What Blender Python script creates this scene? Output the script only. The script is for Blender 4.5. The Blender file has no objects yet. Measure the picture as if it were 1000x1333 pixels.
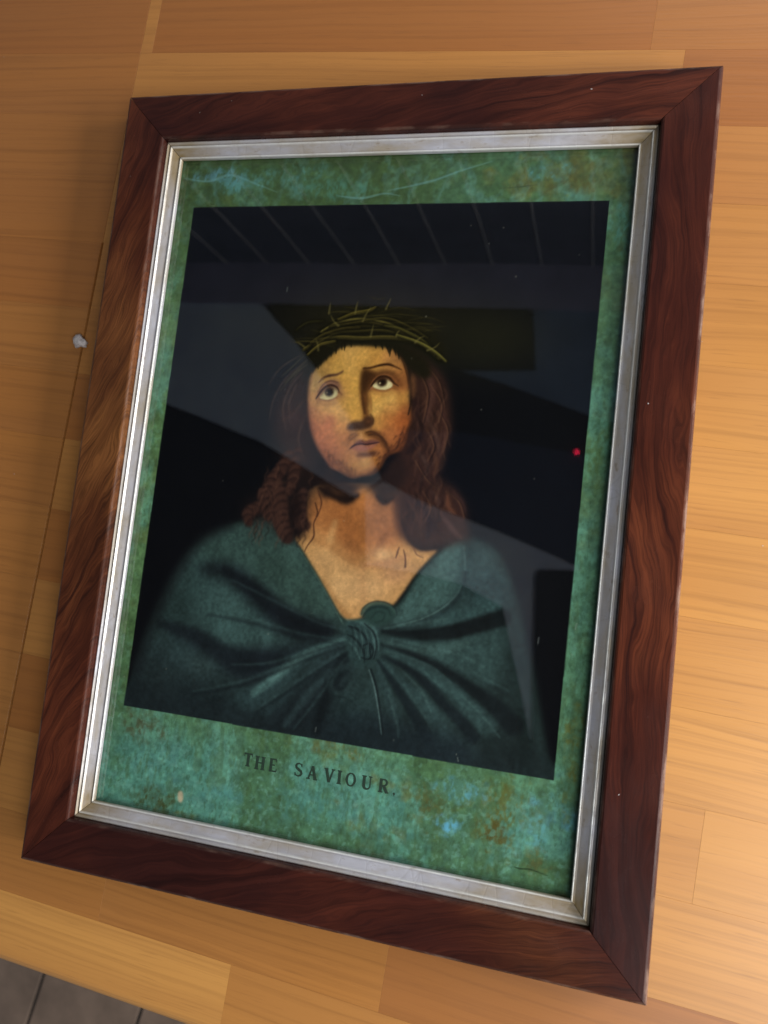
import bpy, bmesh, math, random
from mathutils import Vector, Matrix
import numpy as np

S = bpy.context.scene
COL = S.collection
R = math.radians
# ================================================================ camera
cam = bpy.data.cameras.new('camera'); cam_o = bpy.data.objects.new('camera', cam); COL.objects.link(cam_o)
CR = [[0.961052, 0.111388, -0.252927], [0.086826, -0.990534, -0.106315], [-0.262375, 0.080214, -0.961626]]
CC = [0.116125, -0.040925, 0.380753]
cam_o.matrix_world = Matrix(((CR[0][0], -CR[1][0], -CR[2][0], CC[0]), (CR[0][1], -CR[1][1], -CR[2][1], CC[1]),
                             (CR[0][2], -CR[1][2], -CR[2][2], CC[2]), (0, 0, 0, 1)))
cam.sensor_fit = 'VERTICAL'; cam.sensor_height = 24.0; cam.sensor_width = 18.0; cam.lens = 24.0*1056.79/1333.0
cam.clip_start = .01; cam.clip_end = 60
cam.dof.use_dof = True; cam.dof.focus_distance = .385; cam.dof.aperture_fstop = 7.0
S.camera = cam_o

# ================================================================ light: daylight from the windows of a room, no lamp lit
w = bpy.data.worlds.new('World'); S.world = w; w.use_nodes = True
bg = w.node_tree.nodes['Background']; bg.inputs['Color'].default_value = (.80, .90, 1.0, 1); bg.inputs['Strength'].default_value = .19
def window_light(name, loc, target, sx, sy, power, col):
    l = bpy.data.lights.new(name, 'AREA'); l.shape = 'RECTANGLE'; l.size = sx; l.size_y = sy; l.energy = power; l.color = col
    o = bpy.data.objects.new(name, l); COL.objects.link(o); o.location = loc
    o.rotation_euler = (Vector(target)-Vector(loc)).to_track_quat('-Z', 'Y').to_euler(); return o
window_light('window_light', (.90, .02, .35), (-.1, -.05, .06), .8, .36, 17.5, (1, .985, .96))
window_light('window_light', (.45, .72, .50), (.12, -.1, 0), .9, .4, 1.6, (.95, .98, 1))
window_light('skylight', (.92, -.68, 1.25), (.80, -.62, 0), 1.0, 1.0, 20, (.95, .98, 1))
S.view_settings.view_transform = 'Standard'; S.view_settings.look = 'None'; S.view_settings.exposure = 0; S.view_settings.gamma = 1
S.render.engine = 'CYCLES'; S.cycles.use_denoising = True
S.cycles.max_bounces = 8; S.cycles.transparent_max_bounces = 12; S.cycles.caustics_reflective = False; S.cycles.caustics_refractive = False

# ================================================================ helpers
def new_mat(name):
    m = bpy.data.materials.new(name); m.use_nodes = True; nt = m.node_tree; nt.nodes.clear()
    out = nt.nodes.new('ShaderNodeOutputMaterial'); b = nt.nodes.new('ShaderNodeBsdfPrincipled')
    nt.links.new(b.outputs[0], out.inputs[0]); return m, nt, b
class N:
    def __init__(s, nt): s.nt = nt
    def __call__(s, typ, ins=None, **kw):
        n = s.nt.nodes.new('ShaderNode'+typ)
        for k, v in kw.items(): setattr(n, k, v)
        for k, v in (ins or {}).items():
            if isinstance(v, bpy.types.NodeSocket): s.nt.links.new(v, n.inputs[k])
            else: n.inputs[k].default_value = v
        return n
    def math(s, op, a, b=0.0, c=0.0, clamp=False): return s('Math', {0: a, 1: b, 2: c}, operation=op, use_clamp=clamp).outputs[0]
    def ramp(s, fac, stops, interp='LINEAR'):
        n = s('ValToRGB', {'Fac': fac}); cr = n.color_ramp; cr.interpolation = interp
        while len(cr.elements) < len(stops): cr.elements.new(.5)
        for e, (p, c) in zip(cr.elements, stops): e.position = p; e.color = (c[0], c[1], c[2], 1) if hasattr(c, '__len__') else (c, c, c, 1)
        return n.outputs['Color']
    def mix(s, fac, a, b, mode='MIX'):
        n = s('Mix', data_type='RGBA', blend_type=mode); n.clamp_factor = True
        for i, v in ((0, fac), (6, a), (7, b)):
            if isinstance(v, bpy.types.NodeSocket): s.nt.links.new(v, n.inputs[i])
            else: n.inputs[i].default_value = v if not hasattr(v, '__len__') else (v[0], v[1], v[2], 1)
        return n.outputs[2]
    def vscale(s, v, xyz, add=(0, 0, 0)):
        a = s('VectorMath', {0: v, 1: xyz}, operation='MULTIPLY').outputs[0]
        return s('VectorMath', {0: a, 1: add}, operation='ADD').outputs[0]
    def noise(s, v, scale, detail=3, rough=.5, dist=0.0): return s('TexNoise', {'Vector': v, 'Scale': scale, 'Detail': detail, 'Roughness': rough, 'Distortion': dist}).outputs['Fac']
    def bump(s, h, strength, dist): return s('Bump', {'Height': h, 'Strength': strength, 'Distance': dist}).outputs[0]
    def link(s, a, b): s.nt.links.new(a, b)
def mesh_obj(name, bm, mat, parent=None, loc=None, smooth=False):
    me = bpy.data.meshes.new(name); bm.normal_update(); bm.to_mesh(me); bm.free()
    if smooth:
        for p in me.polygons: p.use_smooth = True
    if mat: me.materials.append(mat)
    o = bpy.data.objects.new(name, me); COL.objects.link(o)
    if parent: o.parent = parent
    if loc is not None: o.location = loc
    return o
def thing(name, label, cat, loc=(0, 0, 0), rz=0):
    o = bpy.data.objects.new(name, None); COL.objects.link(o); o.empty_display_size = .05
    o.location = loc; o.rotation_euler = (0, 0, rz); o['label'] = label; o['category'] = cat; return o
def box(bm, x0, x1, y0, y1, z0, z1, bev=0.0, seg=1):
    m = bmesh.new(); bmesh.ops.create_cube(m, size=1)
    for v in m.verts: v.co = ((x0+x1)/2+v.co.x*(x1-x0), (y0+y1)/2+v.co.y*(y1-y0), (z0+z1)/2+v.co.z*(z1-z0))
    if bev: bmesh.ops.bevel(m, geom=list(m.edges), offset=bev, segments=seg, affect='EDGES', profile=.5)
    me = bpy.data.meshes.new('tmp'); m.to_mesh(me); m.free(); bm.from_mesh(me); bpy.data.meshes.remove(me)
def srgb(r, g, b): return tuple(((c/255)/12.92 if c/255 < .04045 else ((c/255+.055)/1.055)**2.4) for c in (r, g, b))

# ================================================================ materials
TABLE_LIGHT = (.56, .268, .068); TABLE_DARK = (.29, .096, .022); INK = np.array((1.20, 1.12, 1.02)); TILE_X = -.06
def m_table():
    m, nt, b = new_mat('oiled_beech'); n = N(nt)
    oc = n('TexCoord').outputs['Object']; rnd = n('ObjectInfo').outputs['Random']
    tone = n('Attribute', attribute_type='OBJECT', attribute_name='tone').outputs['Fac']
    off = n('CombineXYZ', {0: n.math('MULTIPLY', rnd, 7.3), 1: n.math('MULTIPLY', rnd, 3.1), 2: 0.0}).outputs[0]
    v = n('VectorMath', {0: oc, 1: off}, operation='ADD').outputs[0]
    warp = n.noise(n.vscale(v, (3.2, 14, 1)), 1.0, 3)
    v2 = n('VectorMath', {0: v, 1: n('CombineXYZ', {0: 0.0, 1: n.math('MULTIPLY', n.math('SUBTRACT', warp, .5), .02), 2: 0.0}).outputs[0]}, operation='ADD').outputs[0]
    lines = n.noise(n.vscale(v2, (2.6, 340, 1)), 1.0, 4, .6)
    broad = n.noise(n.vscale(v2, (2.6, 30, 1)), 1.0, 3)
    pores = n.noise(n.vscale(v, (45, 900, 1)), 1.0, 2)
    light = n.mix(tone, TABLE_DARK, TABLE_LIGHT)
    c = n.mix(n.ramp(broad, [(.30, 0), (.72, .8)]), light, n.mix(.62, light, (.30, .12, .035)))
    c = n.mix(n.ramp(lines, [(.48, 0), (.74, .55)]), c, n.mix(.55, c, (.10, .035, .012)))
    c = n.mix(n.ramp(pores, [(.60, 0), (.75, .22)]), c, (.12, .05, .02))
    n.link(c, b.inputs['Base Color'])
    sm = n.noise(n.vscale(v, (9, 9, 9)), 1.0, 3)
    n.link(n.ramp(sm, [(.3, .30), (.7, .42)]), b.inputs['Roughness'])
    b.inputs['Specular IOR Level'].default_value = .55
    n.link(n.bump(n.math('ADD', pores, lines), .12, .0004), b.inputs['Normal'])
    return m
def m_rosewood():
    m, nt, b = new_mat('rosewood_veneer'); n = N(nt)
    g = n('Attribute', attribute_type='GEOMETRY', attribute_name='grain').outputs['Vector']
    slant = n('Attribute', attribute_type='OBJECT', attribute_name='slant').outputs['Fac']
    red = n('Attribute', attribute_type='OBJECT', attribute_name='tone').outputs['Fac']
    sx = n('SeparateXYZ', {0: g})
    # growth bands run nearly along the rail; 'slant' tips them across it
    lx = n.math('MULTIPLY_ADD', sx.outputs[1], n.math('MULTIPLY', slant, -1.0), sx.outputs[0])
    ly = n.math('MULTIPLY_ADD', sx.outputs[0], slant, sx.outputs[1])
    v = n('CombineXYZ', {0: lx, 1: ly, 2: sx.outputs[2]}).outputs[0]
    w1 = n.noise(n.vscale(v, (9, 24, 9)), 1.0, 3, .5)
    w2 = n.noise(n.vscale(v, (26, 75, 30)), 1.0, 3, .55)
    ly2 = n.math('ADD', n.math('MULTIPLY_ADD', n.math('SUBTRACT', w1, .5), .036, ly), n.math('MULTIPLY', n.math('SUBTRACT', w2, .5), .008))
    band = n.noise(n('CombineXYZ', {0: n.math('MULTIPLY', lx, 5.0), 1: n.math('MULTIPLY', ly2, 210.0), 2: 0.0}).outputs[0], 1.0, 4, .62)
    fine = n.noise(n('CombineXYZ', {0: n.math('MULTIPLY', lx, 45.0), 1: n.math('MULTIPLY', ly2, 1250.0), 2: 0.0}).outputs[0], 1.0, 3, .6)
    big = n.noise(n.vscale(v, (11, 20, 10), (3, 1, 0)), 1.0, 3, .6)
    gold = n('Attribute', attribute_type='GEOMETRY', attribute_name='gold').outputs['Fac']
    red = n.math('SUBTRACT', red, gold, 0, True)
    mid = n.mix(red, (.105, .036, .013), (.074, .0165, .0090))
    hi = n.mix(red, (.22, .088, .026), (.150, .036, .016))
    c = n.mix(n.ramp(band, [(.30, 0), (.66, 1)]), n.mix(.55, mid, (.012, .005, .005)), mid)
    c = n.mix(n.ramp(big, [(.42, 0), (.68, .85)]), c, n.mix(n.ramp(band, [(.30, 0), (.55, 1)]), c, hi))
    c = n.mix(n.ramp(band, [(.27, .4), (.38, 0)]), c, (.010, .005, .005))
    c = n.mix(n.ramp(fine, [(.36, .6), (.55, 0)]), c, n.mix(.75, c, (.010, .005, .004)))
    c = n.mix(n.ramp(fine, [(.60, 0), (.74, .3)]), c, hi)
    dk = n('Attribute', attribute_type='GEOMETRY', attribute_name='heartwood').outputs['Fac']
    c = n.mix(n.math('MULTIPLY', dk, n.ramp(big, [(.30, 1), (.75, .6)])), c, n.mix(n.ramp(band, [(.3, 0), (.7, 1)]), (.010, .0045, .0048), (.034, .0105, .0090)))
    wr = n('Attribute', attribute_type='GEOMETRY', attribute_name='worn').outputs['Fac']
    nick = n.noise(n.vscale(g, (55, 160, 160)), 1.0, 4, .65)
    c = n.mix(n.math('MULTIPLY', wr, n.ramp(nick, [(.50, .12), (.64, .8)])), c, (.30, .20, .15))
    n.link(c, b.inputs['Base Color'])
    sm = n.noise(n.vscale(g, (30, 60, 30)), 1.0, 4, .6)
    n.link(n.ramp(sm, [(.3, .17), (.7, .30)]), b.inputs['Roughness'])
    b.inputs['Specular IOR Level'].default_value = .16
    n.link(n.bump(n.math('ADD', fine, n.math('MULTIPLY', sm, .8)), .05, .0003), b.inputs['Normal'])
    return m
def m_slip():
    m, nt, b = new_mat('aged_silver_leaf'); n = N(nt)
    g = n('Attribute', attribute_type='GEOMETRY', attribute_name='grain').outputs['Vector']
    s1 = n.noise(n.vscale(g, (28, 90, 40)), 1.0, 4, .6)
    s2 = n.noise(n.vscale(g, (160, 420, 200)), 1.0, 4, .6)
    s3 = n.noise(n.vscale(g, (22, 60, 20), (5, 0, 0)), 1.0, 5, .65)
    crack = n('TexVoronoi', {'Vector': n.vscale(g, (70, 14, 14)), 'Scale': 1.0}, feature='DISTANCE_TO_EDGE').outputs['Distance']
    c = n.mix(n.ramp(s1, [(.35, 0), (.65, 1)]), (.47, .465, .51), (.37, .355, .375))
    c = n.mix(n.ramp(s3, [(.40, 0), (.62, .7)]), c, (.33, .26, .155))
    c = n.mix(n.ramp(s2, [(.60, 0), (.72, .65)]), c, (.20, .15, .10))
    c = n.mix(n.ramp(crack, [(.0, .14), (.012, 0)]), c, (.16, .13, .10))
    cn = n('Attribute', attribute_type='GEOMETRY', attribute_name='corner').outputs['Fac']
    c = n.mix(n.math('MULTIPLY', cn, n.ramp(s2, [(.25, 1), (.75, .45)])), c, (.25, .165, .05))
    wr = n('Attribute', attribute_type='GEOMETRY', attribute_name='worn').outputs['Fac']
    c = n.mix(n.math('MULTIPLY', wr, n.ramp(s2, [(.3, 1), (.75, .4)])), c, (.80, .80, .76))
    n.link(c, b.inputs['Base Color'])
    b.inputs['Metallic'].default_value = .35
    n.link(n.ramp(s2, [(.3, .30), (.7, .55)]), b.inputs['Roughness'])
    n.link(n.bump(n.math('ADD', s2, n.math('MULTIPLY', n.ramp(crack, [(.0, 0), (.02, 1)]), .35)), .3, .0003), b.inputs['Normal'])
    return m
def m_glass():
    m = bpy.data.materials.new('old_window_glass'); m.use_nodes = True; nt = m.node_tree; nt.nodes.clear(); n = N(nt)
    out = n('OutputMaterial'); g = n('BsdfGlossy', {'Color': (1, 1, 1, 1), 'Roughness': .012}); t = n('BsdfTransparent', {'Color': (.97, .985, .972, 1)})
    geo = n('NewGeometry'); dot = n('VectorMath', {0: geo.outputs['Normal'], 1: geo.outputs['Incoming']}, operation='DOT_PRODUCT').outputs['Value']
    k = n.math('POWER', n.math('SUBTRACT', 1.0, n.math('ABSOLUTE', dot), 0, True), 5.0)
    fac = n.math('MULTIPLY_ADD', k, .95, .052)
    oc = n('TexCoord').outputs['Object']
    nb = n.bump(n.noise(oc, 9.0, 2), .06, .002)
    n.link(nb, g.inputs['Normal'])
    mx = n('MixShader', {0: fac, 1: t.outputs[0], 2: g.outputs[0]}); n.link(mx.outputs[0], out.inputs[0]); return m
def m_print():
    m, nt, b = new_mat('printed_sheet'); n = N(nt)
    c = n('Attribute', attribute_type='GEOMETRY', attribute_name='ink').outputs['Color']
    oc = n('TexCoord').outputs['Object']
    gr = n.noise(oc, 2600.0, 2, .6)
    c = n.mix(n.ramp(gr, [(.35, .0), (.65, .22)]), c, n.mix(1.0, c, (.45, .45, .45), 'MULTIPLY'))
    n.link(c, b.inputs['Base Color']); b.inputs['Roughness'].default_value = .7; b.inputs['Specular IOR Level'].default_value = .04
    n.link(n.bump(gr, .1, .0002), b.inputs['Normal']); return m
def m_plain(name, col, rough=.6, var=.15, scale=30.0, metal=0.0, bump=.1):
    m, nt, b = new_mat(name); n = N(nt); oc = n('TexCoord').outputs['Object']
    f = n.noise(oc, scale, 5, .6)
    n.link(n.mix(n.ramp(f, [(.3, 0), (.7, 1)]), tuple(c*(1-var) for c in col), tuple(min(1, c*(1+var)) for c in col)), b.inputs['Base Color'])
    b.inputs['Roughness'].default_value = rough; b.inputs['Metallic'].default_value = metal
    n.link(n.bump(f, bump, .002), b.inputs['Normal']); return m
M_TABLE = m_table(); M_WOOD = m_rosewood(); M_SLIP = m_slip(); M_GLASS = m_glass(); M_PRINT = m_print()
M_LETTER = m_plain('letter_ink', srgb(30, 52, 38), .7, .35, 900.0)
M_BACK = m_plain('pine_backing', (.28, .17, .08), .7)
M_UNDER = m_plain('table_underside', (.16, .08, .035), .7)
M_TILE = m_plain('floor_tile', (.215, .148, .108), .5, .3, 14.0); M_GROUT = m_plain('tile_grout', (.018, .014, .012), .9)
M_CRUMB = m_plain('plaster', (.50, .44, .42), .8, .25, 400.0, 0, .5)

# ================================================================ the room above the table, as the glass mirrors it
room = bpy.data.objects.new('ceiling', None); COL.objects.link(room); room['kind'] = 'structure'; room.location = (0, 0, 1.64)
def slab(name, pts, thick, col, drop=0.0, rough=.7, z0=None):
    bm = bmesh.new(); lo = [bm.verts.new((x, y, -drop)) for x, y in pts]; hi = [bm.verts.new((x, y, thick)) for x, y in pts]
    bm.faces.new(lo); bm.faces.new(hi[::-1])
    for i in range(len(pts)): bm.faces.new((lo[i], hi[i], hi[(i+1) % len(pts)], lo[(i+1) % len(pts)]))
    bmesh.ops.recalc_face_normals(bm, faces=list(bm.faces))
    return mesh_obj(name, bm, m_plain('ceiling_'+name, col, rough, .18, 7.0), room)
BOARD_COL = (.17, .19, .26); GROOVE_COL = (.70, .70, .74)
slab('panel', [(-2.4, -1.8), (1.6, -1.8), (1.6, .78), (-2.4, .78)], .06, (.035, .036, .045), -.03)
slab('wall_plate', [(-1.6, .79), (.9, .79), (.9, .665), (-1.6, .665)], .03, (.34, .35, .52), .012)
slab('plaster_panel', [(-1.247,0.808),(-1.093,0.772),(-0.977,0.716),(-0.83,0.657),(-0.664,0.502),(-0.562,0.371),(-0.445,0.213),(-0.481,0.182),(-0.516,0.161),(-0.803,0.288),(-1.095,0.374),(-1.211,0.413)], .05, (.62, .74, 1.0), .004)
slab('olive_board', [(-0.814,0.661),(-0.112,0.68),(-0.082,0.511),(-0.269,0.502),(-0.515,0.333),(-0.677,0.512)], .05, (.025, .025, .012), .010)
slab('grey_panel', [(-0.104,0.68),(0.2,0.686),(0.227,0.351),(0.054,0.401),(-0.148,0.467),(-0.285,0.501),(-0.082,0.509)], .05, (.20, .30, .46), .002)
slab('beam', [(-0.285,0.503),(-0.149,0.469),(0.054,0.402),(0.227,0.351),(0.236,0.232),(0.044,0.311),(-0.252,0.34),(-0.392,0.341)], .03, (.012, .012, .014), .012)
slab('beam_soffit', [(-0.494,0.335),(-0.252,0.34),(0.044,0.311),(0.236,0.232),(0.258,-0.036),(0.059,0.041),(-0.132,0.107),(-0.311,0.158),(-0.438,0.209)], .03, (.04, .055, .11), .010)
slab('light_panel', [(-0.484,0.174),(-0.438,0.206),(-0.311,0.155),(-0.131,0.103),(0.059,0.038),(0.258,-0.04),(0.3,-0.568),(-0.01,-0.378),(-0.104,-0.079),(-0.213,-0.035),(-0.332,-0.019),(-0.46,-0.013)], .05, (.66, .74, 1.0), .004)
m_red = bpy.data.materials.new('red_indicator'); m_red.use_nodes = True; _b = m_red.node_tree.nodes['Principled BSDF']
_b.inputs['Base Color'].default_value = (.3, 0, .01, 1); _b.inputs['Emission Color'].default_value = (1, .02, .08, 1); _b.inputs['Emission Strength'].default_value = 5
bm = bmesh.new(); bmesh.ops.create_uvsphere(bm, u_segments=10, v_segments=6, radius=.006); mesh_obj('indicator_light', bm, m_red, room, [(0.038,0.312)][0]+(-.022,))
slab('ceiling_hatch', [(-0.03,0.008),(-0.022,0.02),(0.251,0.043),(0.294,-0.484),(0.003,-0.472)], .05, (.02, .02, .024), .016)  # dark slab added in place of the phone that the glass mirrors

wall = bpy.data.objects.new('wall', None); COL.objects.link(wall); wall['kind'] = 'structure'; wall.location = (0, .78, 1.05)
M_BOARD = m_plain('wall_board', BOARD_COL, .6, .2, 9.0); M_GROOVE = m_plain('wall_groove', GROOVE_COL, .6)
bx = -1.95
while bx < .9:
    bm = bmesh.new(); box(bm, bx+.0005, bx+.1235, 0, .02, 0, .59, .002); mesh_obj('wall_board', bm, M_BOARD, wall)
    bm = bmesh.new(); box(bm, bx-.0022, bx+.0022, -.004, -.0005, 0, .59, .0008); mesh_obj('wall_bead', bm, M_GROOVE, wall); bx += .124
# ================================================================ floor
fl = bpy.data.objects.new('floor', None); COL.objects.link(fl); fl['kind'] = 'structure'; fl.location = (0, 0, -.72); fl.rotation_euler = (0, 0, R(-12))
bm = bmesh.new(); box(bm, -1.5, 1.2, -1.6, 1.0, -.05, -.003); mesh_obj('grout_bed', bm, M_GROUT, fl)
tm = None
for i in range(-8, 6):
    for j in range(-2, 2):
        if tm is None:
            bm = bmesh.new(); box(bm, -.080, .080, -.40, .40, -.01, 0, .002); o = mesh_obj('tile', bm, M_TILE, fl); tm = o.data
        else:
            o = bpy.data.objects.new('tile', tm); COL.objects.link(o); o.parent = fl
        o.location = (TILE_X+i*.164, -.12+j*.804, random.Random(i*31+j).uniform(-.0006, .0006))

# ================================================================ table: staves glued up in rows, two leaves
TA = R(-3.4)
table = thing('wooden_table', 'honey brown table of glued wooden staves lying under the framed print', 'table', (0, 0, 0), TA)
ROWS = [-.2715, -.2357, -.195, -.153, -.1135, -.073, -.034, .005, .042, .079, .117, .1545, .1917, .229, .268, .306, .344, .382, .42]
JX = -.1745; XL, XR = -.43, .38
#        row: inner stave ends left of the joint / right of it, with tones; these also hold light fall-off to top right and the frame's shadow below
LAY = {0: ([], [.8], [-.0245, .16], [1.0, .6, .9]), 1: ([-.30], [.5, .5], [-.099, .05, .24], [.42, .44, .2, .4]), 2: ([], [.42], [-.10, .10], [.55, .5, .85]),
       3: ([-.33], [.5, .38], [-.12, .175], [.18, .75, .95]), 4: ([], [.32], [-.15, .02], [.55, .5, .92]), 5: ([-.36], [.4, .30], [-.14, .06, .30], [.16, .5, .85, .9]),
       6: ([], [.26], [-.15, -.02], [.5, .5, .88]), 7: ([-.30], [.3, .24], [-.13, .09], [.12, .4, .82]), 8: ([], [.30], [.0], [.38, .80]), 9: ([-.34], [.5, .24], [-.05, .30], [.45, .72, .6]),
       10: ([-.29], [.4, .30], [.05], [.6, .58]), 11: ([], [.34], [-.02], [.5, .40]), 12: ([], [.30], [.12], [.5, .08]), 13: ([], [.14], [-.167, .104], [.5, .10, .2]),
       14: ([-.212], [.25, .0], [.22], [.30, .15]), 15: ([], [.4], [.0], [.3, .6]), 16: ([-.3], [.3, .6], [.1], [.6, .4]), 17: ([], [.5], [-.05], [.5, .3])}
def stave(x0, x1, y0, y1, tone, front=False):
    bm = bmesh.new(); hx, hy = (x1-x0)/2, (y1-y0)/2
    if front:      # the front row carries the rounded nosing
        prof = [(hy, 0)]+[(-hy+.006*(1-math.sin(a)), -.006*(1-math.cos(a))) for a in [k*math.pi/2/6 for k in range(7)]]
        prof += [(-hy, -.018), (-hy+.004, -.022), (hy, -.022)]
        A = [bm.verts.new((-hx, y, z)) for y, z in prof]; B = [bm.verts.new((hx, y, z)) for y, z in prof]
        for i in range(len(prof)): bm.faces.new((A[i], A[(i+1) % len(prof)], B[(i+1) % len(prof)], B[i]))
        bm.faces.new(A[::-1]); bm.faces.new(B); bmesh.ops.recalc_face_normals(bm, faces=list(bm.faces))
    else: box(bm, -hx, hx, -hy, hy, -.022, 0, .00004)
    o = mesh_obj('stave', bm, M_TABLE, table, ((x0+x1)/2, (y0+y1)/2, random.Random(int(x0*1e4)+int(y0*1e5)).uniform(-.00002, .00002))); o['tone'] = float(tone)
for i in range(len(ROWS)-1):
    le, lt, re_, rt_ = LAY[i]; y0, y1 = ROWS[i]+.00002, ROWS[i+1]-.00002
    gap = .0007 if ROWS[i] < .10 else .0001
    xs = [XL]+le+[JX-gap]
    for k in range(len(xs)-1): stave(xs[k]+.00002, xs[k+1]-.00002, y0, y1, lt[k]*(1.1 if i < 9 else .7) if i > 2 else lt[k]*.85, i == 0)  # left leaf tones scaled to put the weaker light there into the wood colour
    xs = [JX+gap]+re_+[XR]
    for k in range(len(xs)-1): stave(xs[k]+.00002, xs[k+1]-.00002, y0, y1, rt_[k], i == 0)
bm = bmesh.new(); box(bm, XL+.01, XR-.01, ROWS[0]+.03, ROWS[-1]-.01, -.045, -.0225); mesh_obj('underside_rail', bm, M_UNDER, table)

# ================================================================ the small lump at the joint
bm = bmesh.new(); bmesh.ops.create_icosphere(bm, subdivisions=3, radius=1)
from mathutils import noise as mn
for v in bm.verts:
    p = v.co.copy(); k = 1+.38*mn.noise(p*1.6+Vector((3, 1, 7)))+.16*mn.noise(p*4.5)
    v.co = Vector((p.x*.0042*k+(.0006 if p.x > 0 else 0), p.y*.0032*k*(1.15 if p.x < 0 else .85)-.0006*p.x, max(p.z*.0028*k, -.0021)))
lump = mesh_obj('plaster_lump', bm, M_CRUMB, None, (-.1712, .0695, .0021), True); lump.rotation_euler = (0, 0, R(-12))
lump['label'] = 'small greyish white lump lying on the dark table joint left of the frame'; lump['category'] = 'lump'

# ================================================================ the framed print
FT = .020
fr = thing('framed_print', 'dark rosewood frame with silver inner slip around a green bordered print captioned THE SAVIOUR', 'framed picture', (0, 0, 0))
OX, OY = .14922, .200
def mitred(name, mat, ox, oy, prof, side, slant, tone, seed, corner=False, gold=lambda t: 0, heart=lambda t: 0, joint=.00016):
    # one length of moulding: the profile (inset from the outer edge, height) swept between its two mitres
    rd = random.Random(seed); n = 25; bm = bmesh.new(); L = bm.verts.layers.float_vector.new('grain'); LC = bm.verts.layers.float.new('corner'); LW = bm.verts.layers.float.new('worn'); LG = bm.verts.layers.float.new('gold'); LH = bm.verts.layers.float.new('heartwood')
    half = ox if side in 'TB' else oy; out = oy if side in 'TB' else ox; rings = []
    off = (rd.uniform(0, 9), rd.uniform(0, 9), rd.uniform(0, 9))
    for k in range(n):
        t = -1+2*k/(n-1); ring = []
        for q, (r, z) in enumerate(prof):
            a = t*(half-r-joint); c = out-r
            p = {'T': (a, c), 'B': (-a, -c), 'L': (-c, a), 'R': (c, -a)}[side]
            v = bm.verts.new((p[0], p[1], z)); v[L] = (a+off[0], r+off[1], z+off[2])
            v[LC] = max(0, 1-(half-r-abs(a))/(.045 if side in 'TR' and a*(1 if side == 'T' else -1) > 0 else .028)) if corner else 0; v[LW] = (WORN_GLINT.get(q, 0)*rd.uniform(.6, 1) if corner else {3: .7, 4: .5, 8: .2, 7: .2, 2: .5}.get(q, 0)); v[LG] = gold(t); v[LH] = heart(t); ring.append(v)
        rings.append(ring)
    m = len(prof)
    for k in range(n-1):
        for i in range(m): bm.faces.new((rings[k][i], rings[k][(i+1) % m], rings[k+1][(i+1) % m], rings[k+1][i]))
    bm.faces.new(rings[0]); bm.faces.new(rings[-1][::-1]); bmesh.ops.recalc_face_normals(bm, faces=list(bm.faces))
    o = mesh_obj(name, bm, mat, fr); o['slant'] = slant; o['tone'] = tone
    return o
W_ = .0245
RAIL = [(.0010, .0005), (0, .0012), (0, .0182), (.0003, .0191), (.0009, .0197), (.0018, FT), (W_-.0016, FT), (W_-.0008, .0197), (W_-.0002, .0191), (W_, .0182), (W_, .0008), (W_-.001, .0005)]
bump_ = lambda t, c, w: math.exp(-((t-c)/w)**2)
for side, sl, tn, sd, gd, ht in (('T', .22, 1.0, 4, lambda t: 0, lambda t: .82+.1*bump_(t, -.8, .3)), ('R', .10, 1.0, 12, lambda t: .12*bump_(t, .0, .45), lambda t: min(.9, .85*bump_(t, -.95, .5)+.85*bump_(t, .95, .35)+.2)),
                             ('B', .30, 1.0, 23, lambda t: .5*bump_(t, -.75, .2), lambda t: max(0, .9-.75*bump_(t, -.8, .28)-.2*bump_(t, -.2, .2))),
                             ('L', -.40, .95, 31, lambda t: .9*bump_(t, .12, .5), lambda t: .7*bump_(t, 1, .3)+.45*bump_(t, -.9, .5))):
    mitred('frame_rail', M_WOOD, OX, OY, RAIL, side, sl, tn, sd, False, gd, ht)
SX, SY = OX-W_-.00015, OY-W_-.00015
z = lambda d: FT-d
SLIP = [(0, z(.0085)), (0, z(.0042)), (.0005, z(.0040)), (.0014, z(.0046)), (.0020, z(.0045)), (.0023, z(.0041)), (.0026, z(.0040)), (.0029, z(.0043)), (.0034, z(.0049)), (.0068, z(.0062)), (.0073, z(.0062)),
        (.0077, z(.0057)), (.0080, z(.0056)), (.0083, z(.0058)), (.0085, z(.0064)), (.0085, z(.0080)), (.0080, z(.0085))]
WORN_GLINT = {5: .7, 6: 1, 7: .7, 11: .7, 12: 1, 13: .9, 14: .4, 2: .25}  # slip ridges: wear, with the highlight along them put into a paler colour
for side, sd in (('T', 5), ('R', 6), ('B', 7), ('L', 8)):
    mitred('silver_slip', M_SLIP, SX, SY, SLIP, side, 0, 0, sd, True)
bm = bmesh.new(); box(bm, -.1205, .1205, -.171, .171, z(.0101), z(.0086), .0002); glass = mesh_obj('glass_pane', bm, M_GLASS, fr)
bm = bmesh.new(); box(bm, -.1215, .1215, -.172, .172, .003, z(.0107)); mesh_obj('backing_board', bm, M_BACK, fr)

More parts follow.
